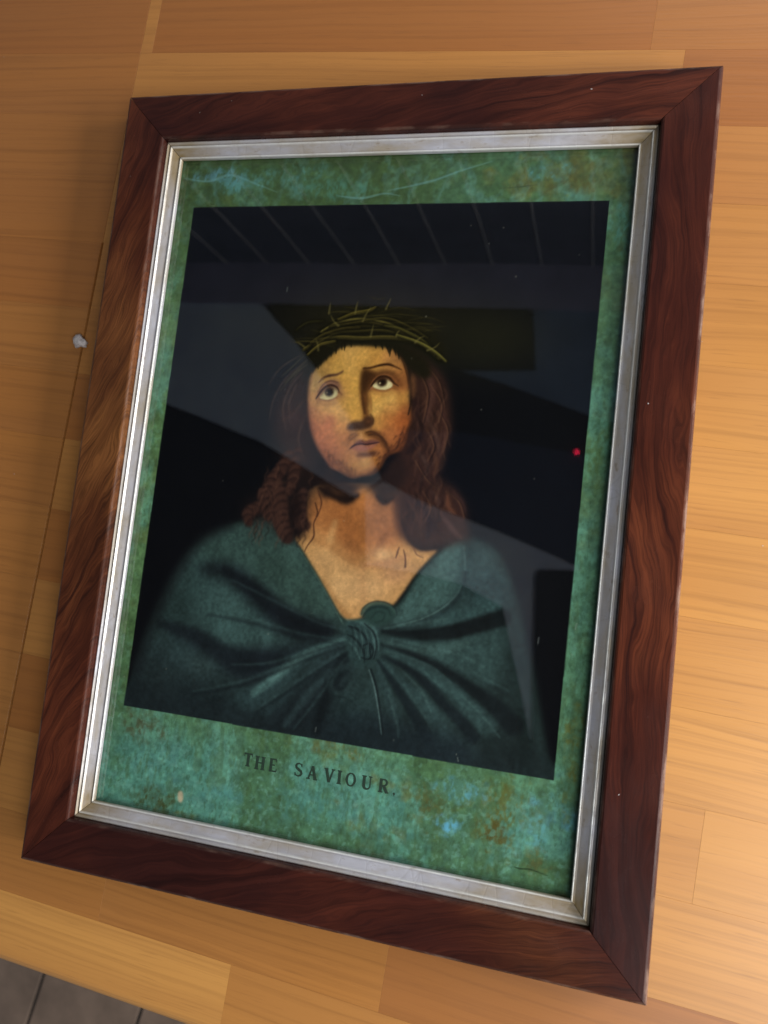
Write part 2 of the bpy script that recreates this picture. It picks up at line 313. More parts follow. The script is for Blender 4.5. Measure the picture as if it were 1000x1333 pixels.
# ---- dust and crumbs lying about
bm = bmesh.new(); rd = random.Random(77)
for k in range(34):
    on = rd.random() < .4
    if on:
        s_ = rd.choice('TBLR'); a = rd.uniform(-.13, .13); r = rd.uniform(.003, .021)
        p = {'T': (a, OY-r), 'B': (a, -OY+r), 'L': (-OX+r, a*1.4), 'R': (OX-r, a*1.4)}[s_]; zz = FT
    else:
        p = (rd.uniform(-.26, .24), rd.uniform(-.24, .25)); zz = 0
        if abs(p[0]) < OX+.002 and abs(p[1]) < OY+.002: continue
    q = rd.uniform(.00012, .0003)
    m2 = bmesh.ops.create_icosphere(bm, subdivisions=1, radius=1)
    e = rd.uniform(.6, 2.2); an = rd.uniform(0, 3.1)
    for v in m2['verts']:
        x, y = v.co.x*q*e, v.co.y*q; v.co = (p[0]+x*math.cos(an)-y*math.sin(an), p[1]+x*math.sin(an)+y*math.cos(an), zz+q*.4+v.co.z*q*.4)
dust = mesh_obj('dust', bm, M_CRUMB); dust['kind'] = 'stuff'; dust['label'] = 'pale dust and tiny crumbs scattered over table and frame'
# ---------------------------------------------------------------- flat print: painted on its own sheet, in millimetres
import numpy as np
PW, PH, PS = (-120.0, 120.0), (-170.5, 170.5), 0.38
NXP, NYP = int((PW[1]-PW[0])/PS)+1, int((PH[1]-PH[0])/PS)+1
def arrs(l): return [np.array(a, float) for a in l]
rng = np.random.RandomState(11)
def grid_noise(nx, ny, cx, cy, seed):
    r = np.random.RandomState(seed)
    g = r.rand(int(ny/cy)+3, int(nx/cx)+3)
    X = np.arange(nx)/cx; Y = np.arange(ny)/cy
    xi = X.astype(int); yi = Y.astype(int)
    fx = X-xi; fy = Y-yi; fx = fx*fx*(3-2*fx); fy = (fy*fy*(3-2*fy))[:, None]
    a = g[np.ix_(yi, xi)]; b = g[np.ix_(yi, xi+1)]; c = g[np.ix_(yi+1, xi)]; d = g[np.ix_(yi+1, xi+1)]
    return (a*(1-fx)+b*fx)*(1-fy)+(c*(1-fx)+d*fx)*fy
def fbm(cell, oct, seed, ax=1.0, ay=1.0):
    t = 0; w = 1; s = 0
    for k in range(oct):
        c = max(cell/PS/2**k, 1.01)
        t = t+w*grid_noise(NXP, NYP, max(c*ax, 1.01), max(c*ay, 1.01), seed+31*k); s += w; w *= .55
    return t/s
def sstep(a, b, x):
    t = np.clip((x-a)/(b-a), 0, 1); return t*t*(3-2*t)
img = np.zeros((NYP, NXP, 3))
U = PW[0]+PS*np.arange(NXP); V = PH[0]+PS*np.arange(NYP)
UU, VV = np.meshgrid(U, V)
def C3(c): return np.array(c, float)/255
def blur1(m, sg):
    r = int(3*sg)+1; k = np.exp(-.5*(np.arange(-r, r+1)/sg)**2); k /= k.sum()
    m = np.apply_along_axis(lambda v: np.convolve(v, k, 'same'), 0, m)
    return np.apply_along_axis(lambda v: np.convolve(v, k, 'same'), 1, m)
def spline(p, closed, n=8):
    p = np.array(p, float); N = len(p); out = []
    for i in range(N if closed else N-1):
        if closed: a, b, c, d = p[(i-1) % N], p[i], p[(i+1) % N], p[(i+2) % N]
        else: a, b, c, d = p[max(i-1, 0)], p[i], p[i+1], p[min(i+2, N-1)]
        for t in np.arange(n)/n:
            out.append(.5*((2*b)+(-a+c)*t+(2*a-5*b+4*c-d)*t*t+(-a+3*b-3*c+d)*t**3))
    if not closed: out.append(p[-1])
    return np.array(out)
def mask_poly(p, feather, smooth=True):
    if smooth: p = spline(p, True, 6)
    p = np.array(p, float); sg = feather/PS; pad = 3*sg+2
    x0 = max(int((p[:, 0].min()-PW[0])/PS-pad), 0); x1 = min(int((p[:, 0].max()-PW[0])/PS+pad)+1, NXP)
    y0 = max(int((p[:, 1].min()-PH[0])/PS-pad), 0); y1 = min(int((p[:, 1].max()-PH[0])/PS+pad)+1, NYP)
    ss = 3; xs = PW[0]+PS*(x0+(np.arange((x1-x0)*ss)+.5)/ss-.5); ys = PH[0]+PS*(y0+(np.arange((y1-y0)*ss)+.5)/ss-.5)
    m = np.zeros((len(ys), len(xs)), bool); q = np.roll(p, -1, 0)
    for (ax, ay), (bx, by) in zip(p, q):
        if ay == by: continue
        rows = np.nonzero((ys >= min(ay, by)) & (ys < max(ay, by)))[0]
        if not len(rows): continue
        xc = ax+(ys[rows]-ay)*(bx-ax)/(by-ay)
        m[rows] ^= xs[None, :] >= xc[:, None]
    m = m.reshape(y1-y0, ss, x1-x0, ss).mean((1, 3))
    if sg > .25: m = blur1(m, sg)
    return m, (slice(y0, y1), slice(x0, x1))
CLIP = [None]
def lay(m, sl, col, a, mode='mix'):
    if CLIP[0] is not None: m = m*CLIP[0][sl]
    m = (np.clip(m, 0, 1)*a)[..., None]; b = img[sl]; c = C3(col)
    if mode == 'mix': img[sl] = b*(1-m)+c*m
    elif mode == 'mul': img[sl] = b*(1-m)+b*c*m
    else: img[sl] = np.clip(b+c*m, 0, 1)
def poly(p, col, feather=.4, a=1.0, mode='mix', smooth=True, tex=0):
    m, sl = mask_poly(p, feather, smooth)
    if tex: m = m*(1-tex+tex*GR[sl]*1.6)
    lay(m, sl, col, a, mode)
def mask_stroke(p, w, soft):
    p = spline(p, False, 8) if len(p) > 2 else np.array(p, float)
    n = len(p); W = np.interp(np.linspace(0, 1, n), np.linspace(0, 1, len(w)), w)/2
    pad = W.max()+soft*1.5+PS*2
    x0 = max(int((p[:, 0].min()-PW[0]-pad)/PS), 0); x1 = min(int((p[:, 0].max()-PW[0]+pad)/PS)+2, NXP)
    y0 = max(int((p[:, 1].min()-PH[0]-pad)/PS), 0); y1 = min(int((p[:, 1].max()-PH[0]+pad)/PS)+2, NYP)
    sl = (slice(y0, y1), slice(x0, x1)); X = UU[sl]; Y = VV[sl]
    best = np.zeros(X.shape); s = max(soft, PS*.6)
    for i in range(n-1):
        a, b = p[i], p[i+1]; d = b-a; L = d@d+1e-9
        t = np.clip(((X-a[0])*d[0]+(Y-a[1])*d[1])/L, 0, 1)
        dist = np.hypot(X-a[0]-t*d[0], Y-a[1]-t*d[1]); wi = W[i]+(W[i+1]-W[i])*t
        best = np.maximum(best, sstep(s, -s, dist-wi)*np.minimum(1, wi*2/PS/.8))
    return best, sl
def stroke(p, w, col, soft=.4, a=1.0, mode='mix'):
    m, sl = mask_stroke(p, w, soft); lay(m, sl, col, a, mode)
def blob(c, rx, ry, col, a=1.0, ang=0, mode='mix', hard=1.0):
    r = max(rx, ry)*2.2
    x0 = max(int((c[0]-r-PW[0])/PS), 0); x1 = min(int((c[0]+r-PW[0])/PS)+1, NXP)
    y0 = max(int((c[1]-r-PH[0])/PS), 0); y1 = min(int((c[1]+r-PH[0])/PS)+1, NYP)
    sl = (slice(y0, y1), slice(x0, x1)); ca, sa = np.cos(ang), np.sin(ang)
    X = UU[sl]-c[0]; Y = VV[sl]-c[1]; q = ((X*ca+Y*sa)/rx)**2+((-X*sa+Y*ca)/ry)**2
    lay(np.exp(-q**hard*1.2), sl, col, a, mode)
GR = fbm(1.0, 2, 77)

# --- the paper border: green print gone patchy, bluish bloom and brown stains
n1 = fbm(46, 6, 1); n2 = fbm(20, 6, 2, .7, 1.3); n3 = fbm(8, 5, 3); n4 = fbm(2.2, 2, 4); n5 = fbm(30, 4, 5, 1.6, .8); n6 = fbm(5, 3, 6)
up = sstep(90, 150, VV); dn = sstep(-105, -140, VV); rt = sstep(-10, 60, UU)
base = C3((88, 122, 84))[None, None]*np.ones_like(img)
def mixm(c, m): 
    global base
    m = np.clip(m, 0, 1)[..., None]; base = base*(1-m)+C3(c)*m
mixm((60, 80, 46), up)
mixm((84, 140, 132), np.maximum(dn, rt*.5)*.9)
mixm((92, 142, 126), sstep(.46, .62, n2)*(.75-.7*up))
mixm((66, 92, 56), sstep(.5, .38, n1)*.6)
mixm((96, 100, 56), sstep(.54, .68, n5*.6+n3*.4)*(.25+.55*dn+.35*up*rt))
mixm((84, 78, 38), sstep(.60, .72, n5*.5+n3*.3+n6*.2)*(.12+.45*dn+.25*up*rt))
wisp = 1-np.abs(n2*.7+n3*.3-.5)*13
mixm((96, 148, 158), np.clip(wisp, 0, 1)*(.35*up+.18*dn))
mixm((92, 150, 176), sstep(.58, .74, n1*.45+n3*.55)*dn*(.15+.7*rt))
n7 = fbm(1.5, 3, 8, .7, 1.5); n8 = fbm(7, 4, 9, .5, 1.6)
mixm((58, 84, 58), sstep(.54, .70, n7)*.3)
mixm((112, 164, 156), sstep(.56, .72, fbm(1.9, 3, 10))*.4*(.5+.5*dn)*(1-.7*up))
mixm((70, 92, 60), sstep(.55, .68, n8)*.3)
base = base*(.86+.28*n4[..., None])*(.9+.2*n6[..., None])
img[:] = np.clip(base, 0, 1)
FINE = fbm(1.8, 3, 55, .8, 1.3)
def spatter(c, rx, ry, col, a, seed, cell=5):
    r = np.hypot((UU-c[0])/rx, (VV-c[1])/ry); n = fbm(cell, 4, seed)
    m = sstep(1.15, .1, r+(n-.5)*1.9)*(.35+.65*sstep(.40, .60, FINE))
    lay(m, (slice(0, NYP), slice(0, NXP)), col, a)
spatter((84.3,-138.1), 17, 15, (96, 92, 42), .7, 201)
spatter((80.1,-147.2), 8, 7, (80, 66, 28), .75, 202, 3)
spatter((51.7,-140.7), 9, 10, (88, 82, 42), .6, 203, 3)
spatter((59.5,-147.7), 7, 5, (96, 166, 208), .9, 204, 3)
spatter((96.3,-140.9), 9, 9, (100, 168, 184), .75, 205, 4)
spatter((64.8,-131.6), 13, 6, (92, 158, 186), .7, 206, 4)
spatter((-95,-127.4), 13, 9, (72, 62, 40), .6, 207)
spatter((-85.6,-161.5), 16, 6, (62, 60, 28), .7, 208)
spatter((1.8,-122.1), 20, 5, (98, 88, 44), .55, 209)
spatter((11.5,-124), 4, 3, (104, 96, 44), .4, 210, 3)
spatter((-49.3,-153.2), 17, 6, (88, 150, 158), .5, 211)
spatter((-9.8,-151.6), 24, 10, (82, 140, 140), .5, 212)
spatter((101.1,-156.3), 7, 6, (104, 92, 50), .5, 213, 3)
spatter((-72.7,155), 42, 9, (84, 140, 146), .75, 214, 9)
spatter((-97.4,158.9), 16, 5, (92, 142, 164), .7, 215, 4)
spatter((-32,151.3), 22, 7, (78, 132, 124), .6, 216, 5)
spatter((76.5,158), 14, 5, (80, 136, 150), .7, 217, 4)
spatter((87.7,152.8), 22, 9, (80, 76, 42), .5, 218, 5)
spatter((112.2,128.5), 7, 16, (88, 150, 146), .6, 219, 5)
spatter((111.4,-108.7), 5, 26, (104, 100, 44), .6, 220, 4)
spatter((109.7,21.4), 6, 20, (86, 108, 62), .5, 221, 4)
for pts in arrs([[(-1.5,149.5),(19.5,153.9),(34.2,159),(48.7,163.3)],[(-27.4,147.2),(-15.1,145.8),(-3.3,148),(4.7,146.7)],[(-115.5,158.4),(-101.6,156.4),(-88.6,159.5),(-74.9,155),(-61.2,149.8)]]):
    stroke(pts, (.3, 1.4, .8, .3), (110, 160, 170), .5, .5)
stroke([(90.8,-159.3),(93.5,-159.7),(98.1,-159.2),(105.4,-160.3)], (.2, .5, .4, .2), (24, 40, 26), .3, .9)
stroke([(55.6,149.7),(64.7,150.3),(71.8,151.3)], (.2, .4, .2), (30, 44, 34), .3, .6)
poly([(-72.9,-155.9),(-70.8,-155.5),(-69.9,-158.7),(-70.9,-160.7),(-72.7,-159.6)], (186, 168, 146), .35, .9)

# --- the picture field
FIELD = [(-107.6,142.1),(105.2,142.8),(104.3,-120.1),(-109,-119.2)]
fm, fs = mask_poly(FIELD, .15, False)
full = np.zeros((NYP, NXP)); full[fs] = fm
poly(FIELD, (7, 8, 13), .15, 1, 'mix', False)
CLIP[0] = full
# warm glow of the ground behind the head
blob((-3.5,82.1), 62, 26, (34, 31, 18), .85)
blob((57.5,76.2), 30, 18, (32, 32, 20), .6)
# cloak body
CLOAK = [(-63.2,-23.6),(-51.3,-19.5),(-42.5,-17.1),(-31.9,-23.8),(-22.1,-34.1),(-9.6,-48.8),(2,-61.3),(10.4,-61.4),(18.9,-56.8),(27.3,-52.2),(34.9,-37.7),(42.2,-27.6),(52.2,-18.7),(62.2,-19.2),(72.1,-26),(80.8,-43.9),(88.5,-67),(95.7,-93),(100.7,-110.5),(104.8,-119.4),(78.7,-132.5),(-7.8,-137.1),(-134.4,-131.5),(-110.2,-114.4),(-105.1,-96.3),(-101.3,-80.4),(-94.6,-61),(-86.1,-42.1),(-75.8,-30.2)]
poly(CLOAK, (40, 60, 57), 1.6)
cm, cs = mask_poly(CLOAK, .9); cl = np.zeros((NYP, NXP)); cl[cs] = cm
CLIP[0] = full*cl
poly([(-116,-105.6),(-99.9,-95.6),(-73.5,-99.7),(-39.8,-104.2),(-3.8,-108),(33.8,-109.3),(76.5,-111.1),(110.5,-117.1),(112,-133.1),(-123.1,-145.2)], (24, 32, 40), 7, .75)
poly([(76,-37.5),(91.8,-93.6),(104.1,-118.2),(77,-116.1),(73.3,-79.3),(67.1,-52.4)], (20, 27, 28), 6, .7)
# left shoulder, lit part
poly([(-67,-26.3),(-43.2,-18.3),(-27.4,-30.1),(-13.7,-44.4),(-2.6,-55.3),(1.4,-63.2),(-5.2,-65.5),(-20.4,-62.9),(-36.2,-55.5),(-49.4,-48.3),(-64.7,-43),(-77.9,-45.9),(-82.2,-39.4)], (52, 80, 69), 3.0)
poly([(-46,-28.1),(-29.3,-31.1),(-15.5,-45.7),(-5.4,-57.5),(-15.8,-59.4),(-30.7,-51.1),(-46.2,-41.5)], (56, 86, 70), 4, .8)
poly([(-94.5,-67.9),(-88.8,-47.9),(-77.2,-38.9),(-71.6,-53.7),(-77,-69.7),(-79.8,-85.3),(-88.4,-85.7)], (42, 66, 62), 4, .9)
# lit fold under the first dark one
poly([(-71.2,-50.6),(-59.2,-52.4),(-46.6,-60),(-28.2,-70.5),(-21.2,-75.5),(-34.9,-80.3),(-55.1,-82.1),(-69,-77.9),(-75.5,-68),(-74.7,-56)], (53, 82, 77), 3.2)
blob((-59.7,-63.8), 10, 7, (60, 90, 82), .5)
# dark folds
poly([(-77.9,-45.9),(-66.8,-42.9),(-54,-45),(-40,-54),(-22,-63.1),(-4.5,-65.4),(-5.1,-72.8),(-23.6,-75.1),(-35.6,-69.2),(-49.2,-58.8),(-62.9,-49.7),(-73.1,-49.3)], (20, 25, 33), 2.6, .95)
stroke([(-63.4,-46),(-46.6,-54),(-29.1,-63.9),(-7.1,-69.4)], (3, 6, 8, 7), (17, 21, 29), 2.0, .8)
poly([(-97.6,-76),(-76.6,-78.1),(-56.9,-83.9),(-27.1,-79.2),(-5,-73.5),(-1,-74.4),(-15,-80.6),(-31.1,-93.8),(-40.5,-98.8),(-53,-96.8),(-70,-88.6),(-86.8,-81.6)], (25, 32, 42), 2.6, .92)
stroke([(-94.9,-76.5),(-74.2,-80),(-54.3,-88),(-30,-87)], (3, 7, 10, 8), (20, 25, 33), 2.4, .7)
# lower left lobe
poly([(-101,-88.1),(-88.8,-82.7),(-71.8,-88.1),(-59.1,-97.7),(-64.7,-102.2),(-83.9,-101.1),(-102.7,-105.6)], (44, 63, 66), 3.6, .75)
blob((-69.3,-93.8), 9, 5, (60, 80, 78), .6)
blob((-95.2,-112.2), 24, 14, (26, 34, 40), .7)
blob((-92.4,-102.3), 14, 12, (34, 46, 46), .5)
# bright diagonal pleat towards the knot
poly([(-51.5,-107.7),(-36.8,-96.4),(-29,-89.1),(-18.2,-80.3),(-6.4,-75.1),(2.4,-71.1),(4.2,-73),(-5.5,-79.3),(-16,-88),(-28,-102.5),(-38.8,-111.4)], (46, 70, 72), 2.2, .9)
stroke([(-39.9,-103.1),(-29.2,-93.5),(-19.3,-84.1),(-7.7,-76.7),(2.9,-71.7)], (3.5, 4.5, 4, 2.6, 1.5), (74, 112, 104), 1.4, .85)
stroke([(-32,-96.1),(-20.4,-85),(-10.6,-78.6)], (1, 2, 1), (92, 128, 118), 1.0, .6)
poly([(-30.2,-115.6),(-19,-95.7),(-6.8,-83.9),(4.4,-75.2),(7.5,-88.4),(2.2,-107.1),(-6.3,-119.1),(-25.3,-122.8)], (25, 33, 40), 3.2, .8)
stroke([(-32.7,-112.3),(-21.2,-99.7),(-10.3,-87.2),(0.2,-78.6)], (3, 4, 3, 2), (38, 56, 60), 2.0, .7)
stroke([(-22.2,-116.2),(-12.5,-100.2),(-4.1,-90),(3.8,-82.4)], (2, 4, 3, 1), (52, 76, 78), 1.6, .55)
stroke([(-5.9,-116.1),(-3,-98.9),(1.8,-84.9),(5.9,-77.8)], (4, 6, 5, 3), (16, 21, 26), 2.0, .85)
# finer creases running to the knot
for pp in arrs([[(-69.5,-68.8),(-44.4,-70.3),(-19.8,-73.9),(2,-74)],[(-53.5,-93.2),(-33.7,-89.7),(-11.3,-79.4),(3.4,-73.1)],[(-72.2,-108.9),(-44.5,-99.3),(-18.3,-85.4),(3.7,-75.2)],[(-59.2,-52.4),(-37.7,-59.4),(-12.8,-67.5),(2.2,-69.6)],[(-38.6,-113.2),(-20.6,-98.1),(-4.7,-85),(4.8,-78)],[(-17.9,-119.1),(-6.6,-101.2),(1.2,-86.4),(6.4,-79.2)]]):
    stroke(pp, (.6, 2.2, 1.6, .5), (20, 27, 33), 1.2, .5); stroke(pp+np.array([.4, 2.0]), (.4, 1.4, 1.0, .3), (62, 92, 88), 1.1, .38)
for pp in arrs([[(23.4,-67),(43.2,-63.1),(63.8,-54.9)],[(24.5,-72.5),(44.6,-75.6),(66.5,-81.6),(80.9,-86.7)],[(22.7,-77),(38.1,-82.7),(53.3,-90.4),(66.6,-99.1)],[(20.9,-80.8),(31.6,-90),(41.9,-100.4),(48.2,-108.8)],[(18.9,-82.6),(26.3,-94.6),(30.7,-108)],[(24.9,-70.3),(47.7,-71.6),(72.2,-69.1)],[(24.1,-63.3),(38.8,-55.8),(55.7,-45)]]):
    stroke(pp, (.5, 1.8, 1.6, .6), (22, 30, 35), 1.1, .5); stroke(pp+np.array([.5, 1.8]), (.4, 1.5, 1.3, .5), (66, 98, 94), 1.0, .42)
# left hem along the neck
stroke([(-24.4,-32.1),(-15.2,-42.3),(-6,-53.1),(3.1,-64.5)], (2.4, 3, 3, 2.4), (34, 56, 46), .8, .9)
stroke([(-26.1,-31.5),(-15.8,-43.1),(-7.4,-54),(0.8,-64.7)], (.8, .9, .9, .7), (74, 104, 86), .5, .6)
# right collar
poly([(24.9,-57.5),(29.2,-49.1),(34.9,-37.7),(43,-27.5),(52.3,-20.2),(55.8,-32.6),(54,-42.7),(47.7,-51.2),(37.2,-58.1),(27,-62.2)], (60, 92, 84), 1.6)
poly([(27.7,-55.7),(35.7,-44.8),(45.3,-31.9),(52,-24.1),(51.7,-34.8),(43.2,-46.4),(34.8,-53.4)], (66, 102, 92), 3, .8)
stroke([(54.4,-22.8),(56.1,-32.6),(54.7,-42.6),(48.4,-51.1),(38.3,-58),(27,-62.6)], (.7, .9, .9, .8, .7), (92, 122, 112), .5, .6)
stroke([(56.7,-34.3),(55.5,-44),(49.3,-52.8),(39.2,-59.3),(25.7,-64.2)], (1.5, 2, 2.4, 2, 1), (26, 38, 42), 1.0, .8)
# right shoulder and sleeve
poly([(56.9,-22.6),(68,-27.1),(75,-41.1),(73.3,-51.7),(60.1,-53.3),(55.7,-45)], (46, 74, 76), 5, .9)
poly([(21.8,-68.6),(43.7,-67.2),(64.4,-60.4),(75,-55.6),(77.7,-71.8),(73.6,-82.6),(59.5,-81.2),(40.8,-74),(25.8,-71.7)], (50, 78, 74), 3.5, .95)
poly([(42.6,-57.5),(56.3,-50.9),(69.9,-45.8),(74.5,-50.1),(57,-57.8),(39.5,-62.1)], (52, 84, 82), 2.2, .9)
stroke([(20.7,-65.9),(34.7,-65.5),(50.4,-62.9),(64.1,-57.7),(75.5,-52.8)], (2, 5, 6.5, 7, 8), (17, 23, 26), 1.5, .95)
stroke([(21.3,-64.4),(35.6,-60.5),(49.7,-56.6)], (.8, 2, 1.5), (60, 90, 84), .8, .6)
stroke([(22.1,-71.4),(37,-72.3),(49.4,-70.7),(59.7,-66.6)], (1.5, 4, 5, 4), (62, 92, 84), 1.8, .7)
# radiating pleats of the lower right
stroke([(20.7,-72.3),(35.4,-74.7),(50.4,-79.7),(63.5,-86.1),(74.6,-92.1),(84.9,-99.6)], (1.5, 3, 4.5, 6, 8, 9), (19, 26, 30), 1.7, .95)
stroke([(22.4,-74.2),(35.9,-78.8),(49.2,-84.7),(60.5,-91.4),(72.8,-101.5)], (2, 4.5, 6, 7, 9), (50, 78, 76), 2.2, .75)
stroke([(22.1,-77.8),(32.4,-80.7),(42.9,-86.3),(52,-94.4),(61.6,-101.5),(67.5,-107.4)], (1.5, 3, 4.5, 5, 6, 6), (20, 28, 34), 1.6, .9)
stroke([(21.6,-80),(31.3,-86.9),(41.2,-94.2),(51.2,-103.1),(55.5,-110)], (2, 4, 6, 6, 6), (48, 74, 74), 2.0, .75)
stroke([(20.1,-80.2),(27.8,-88.4),(36.2,-97.7),(42.9,-106.1),(47.1,-111.4)], (1.5, 3, 4.5, 5, 5), (20, 29, 36), 1.5, .85)
stroke([(19.6,-82.5),(25.3,-93),(30.9,-102.7),(34.7,-110.9)], (2, 4, 5, 5), (46, 70, 70), 1.6, .7)
poly([(2.4,-96.3),(16.4,-87.2),(25.4,-100),(29.2,-117),(9.1,-120.2),(0.4,-110.9)], (44, 68, 68), 4, .55)
poly([(-0.6,-109.3),(14.7,-104.5),(40.8,-106.5),(62.4,-108.9),(63.7,-121.6),(-1.4,-127.2)], (24, 34, 44), 3.5, .75)
for k, (pp) in enumerate(arrs([[(30.7,-81.7),(41.9,-90.6),(48,-100.2)],[(28.1,-74.9),(45,-79),(56.4,-85.8)],[(36.7,-70.2),(54.9,-71.4),(69.4,-75.7)],[(60.4,-89.7),(71.7,-98.3),(79.4,-105.6)],[(26.6,-94.6),(31.4,-104.4),(33.5,-112.8)]])):
    stroke(pp, (.4, 1.4, .6), (72, 104, 98), .7, .35)
# cord below the knot
stroke([(16.9,-84.3),(20.4,-91.9),(23.4,-102.1),(26.1,-112.2)], (1.2, 1.4, 1.2, .9), (20, 28, 32), .6, .8)
stroke([(16.1,-84.4),(19.6,-92),(22.7,-102.2),(25.4,-112.7)], (.6, .8, .7, .4), (96, 122, 116), .4, .75)
# knot
poly([(2.7,-61.2),(9.4,-59.7),(16.6,-62.8),(19.6,-69.6),(19.1,-78.2),(16,-83),(9.3,-83.9),(4.8,-78),(2.9,-69.2)], (44, 70, 68), .8)
stroke([(2.9,-62.3),(9.7,-62.2),(16.3,-66.4),(18.7,-74.4)], (1.2, 3, 3, 2), (64, 96, 90), .7, .8)
stroke([(3.6,-65.5),(8.7,-66.7),(13.8,-71.1),(16.2,-78.3)], (.6, 1.2, 1.3, .6), (22, 32, 36), .5, .9)
stroke([(3.7,-69.5),(7.7,-71.1),(12.1,-75.6),(13.5,-81.1)], (.6, 1.2, 1.2, .6), (24, 34, 38), .5, .85)
stroke([(4.9,-72.9),(8.2,-75.4),(11.1,-80)], (.6, 1.4, .6), (66, 98, 94), .5, .7)
stroke([(11.4,-63.4),(16.3,-67.1),(18.5,-72.6),(17.8,-79.1)], (.5, 1, 1, .6), (22, 32, 36), .45, .8)
stroke([(11.2,-74.3),(14.7,-72.4),(17.3,-75.6),(15.5,-79.4),(11.7,-79.2)], (.6, 1, 1, 1, .5), (20, 29, 33), .5, .8)
K0 = np.array((11.4,-69.9)); KX = (np.array((15.1,-69.5))-K0)/10; KY = (np.array((11.8,-73.5))-K0)/10
for k in range(9):
    x = -16+4*k; stroke([K0+KX*(x-2)+KY*(-18+k), K0+KX*(x+3)+KY*(2*k-4), K0+KX*(x+2)+KY*(18+k)], (.2, .5, .2), (78, 108, 102) if k % 2 else (18, 27, 31), .3, .5)
# lower loop
stroke([(6.9,-83.5),(1.2,-86.4),(-1.9,-92.6),(0.2,-97.3),(5.6,-97.3),(8.7,-91.8),(9.4,-85.3)], (3, 3.4, 3.4, 3, 3, 3, 2), (42, 62, 62), 1.2, .55)
stroke([(5.8,-86.5),(2.4,-89.8),(1.3,-93.6),(3.8,-95),(6.4,-91.4)], (1, 1.8, 2.2, 2, 1), (20, 28, 32), 1.0, .6)
stroke([(-0.1,-88),(-2.5,-93.4),(-0,-98.4),(5.7,-98.7)], (.6, .9, .9, .5), (18, 26, 30), .9, .5)
gy_ = img.mean(2, keepdims=True)*np.array((.80, 1.04, 1.17)); k_ = (cl*full*.5)[..., None]; img[:] = img*(1-k_)+gy_*.94*k_
w_ = fbm(1.6, 3, 411)-.5; w2_ = fbm(14, 4, 412, .6, 1.5)-.5; k_ = (cl*full)[..., None]; img[:] = np.clip(img*(1+k_*(.38*w_+.45*w2_)[..., None]), 0, 1)
CLIP[0] = full
# shoulder outline fading into the ground
stroke([(-104.6,-99.4),(-99.9,-78.3),(-90.6,-52.7),(-78.1,-32.4),(-63.1,-24.4)], (6, 6, 6, 5, 3), (18, 21, 25), 3.5, .55)

# neck and chest
CHEST = [(-22,-0.9),(-24.6,-11.8),(-25.6,-22.4),(-28.3,-26.5),(-23.6,-32),(-16.1,-40.9),(-7.8,-51.1),(-0.4,-60.5),(4.4,-62.1),(11,-59.9),(12.7,-55.3),(18.5,-53.2),(23.7,-53.3),(27.6,-47.8),(33.1,-37.9),(40.2,-28.5),(42,-25.5),(33.7,-26.3),(26.8,-21.2),(22.6,-10.6),(21.2,1.8),(2,2.5)]
poly(CHEST, (190, 142, 92), .6)
hm, hs = mask_poly(CHEST, .6); ch = np.zeros((NYP, NXP)); ch[hs] = hm
CLIP[0] = full*ch
poly([(-26.8,-3.6),(21.3,0.3),(27.1,-17.5),(17.4,-31.2),(6,-31.3),(-5.9,-28.8),(-18.5,-21.8),(-24.4,-22.3)], (172, 106, 60), 4, .85)
poly([(-15,-2.6),(3.1,-6.8),(7.3,-23),(4.5,-31.4),(-1.3,-28.3),(-8.9,-17.1)], (150, 90, 48), 3.5, .6)
poly([(6.2,-6.5),(21.8,-3.3),(23.4,-17.8),(18.7,-26.3),(12.8,-24.3),(8.4,-19.2)], (152, 100, 72), 3, .6)
poly([(-3.8,-20.4),(2.2,-25),(7.6,-31.8),(5.4,-38.7),(0.2,-34.1),(-4.6,-26)], (140, 84, 48), 3, .55)
stroke([(-8.9,-17.1),(-10.3,-24.7),(-11.6,-33)], (2, 4, 3), (206, 160, 108), 2, .6)
stroke([(17.8,-18.4),(15.1,-24.5),(12,-29.9)], (2, 3, 2), (140, 88, 56), 1.8, .7)
blob((16.6,-30.2), 6, 4, (214, 172, 128), .7)
blob((-12.9,-35.4), 9, 7, (208, 160, 110), .8)
blob((-3.5,-48.1), 11, 12, (208, 164, 116), .8)
blob((11.6,-46.4), 13, 9, (206, 162, 118), .7)
blob((23.8,-37.8), 9, 6, (196, 144, 112), .6)
stroke([(-20,-25.7),(-9.7,-29.1),(1,-34),(8.1,-36.2)], (2, 3, 3, 2), (168, 112, 68), 2.2, .5)
stroke([(8.1,-36.2),(17.8,-34.4),(28.5,-29.7)], (2, 3, 2), (176, 122, 90), 2.2, .5)
stroke([(6.6,-36),(8.4,-44.9),(10.2,-53.8)], (2, 3, 2), (182, 134, 92), 2.4, .45)
stroke([(-11.4,-47.1),(-4.1,-55.5),(2,-61.3)], (4, 4, 4), (150, 104, 62), 1.8, .5)
stroke([(10.1,-59.3),(14.9,-55.1),(22.3,-53.5)], (2, 3, 2), (150, 106, 72), 1.2, .5)
CLIP[0] = full

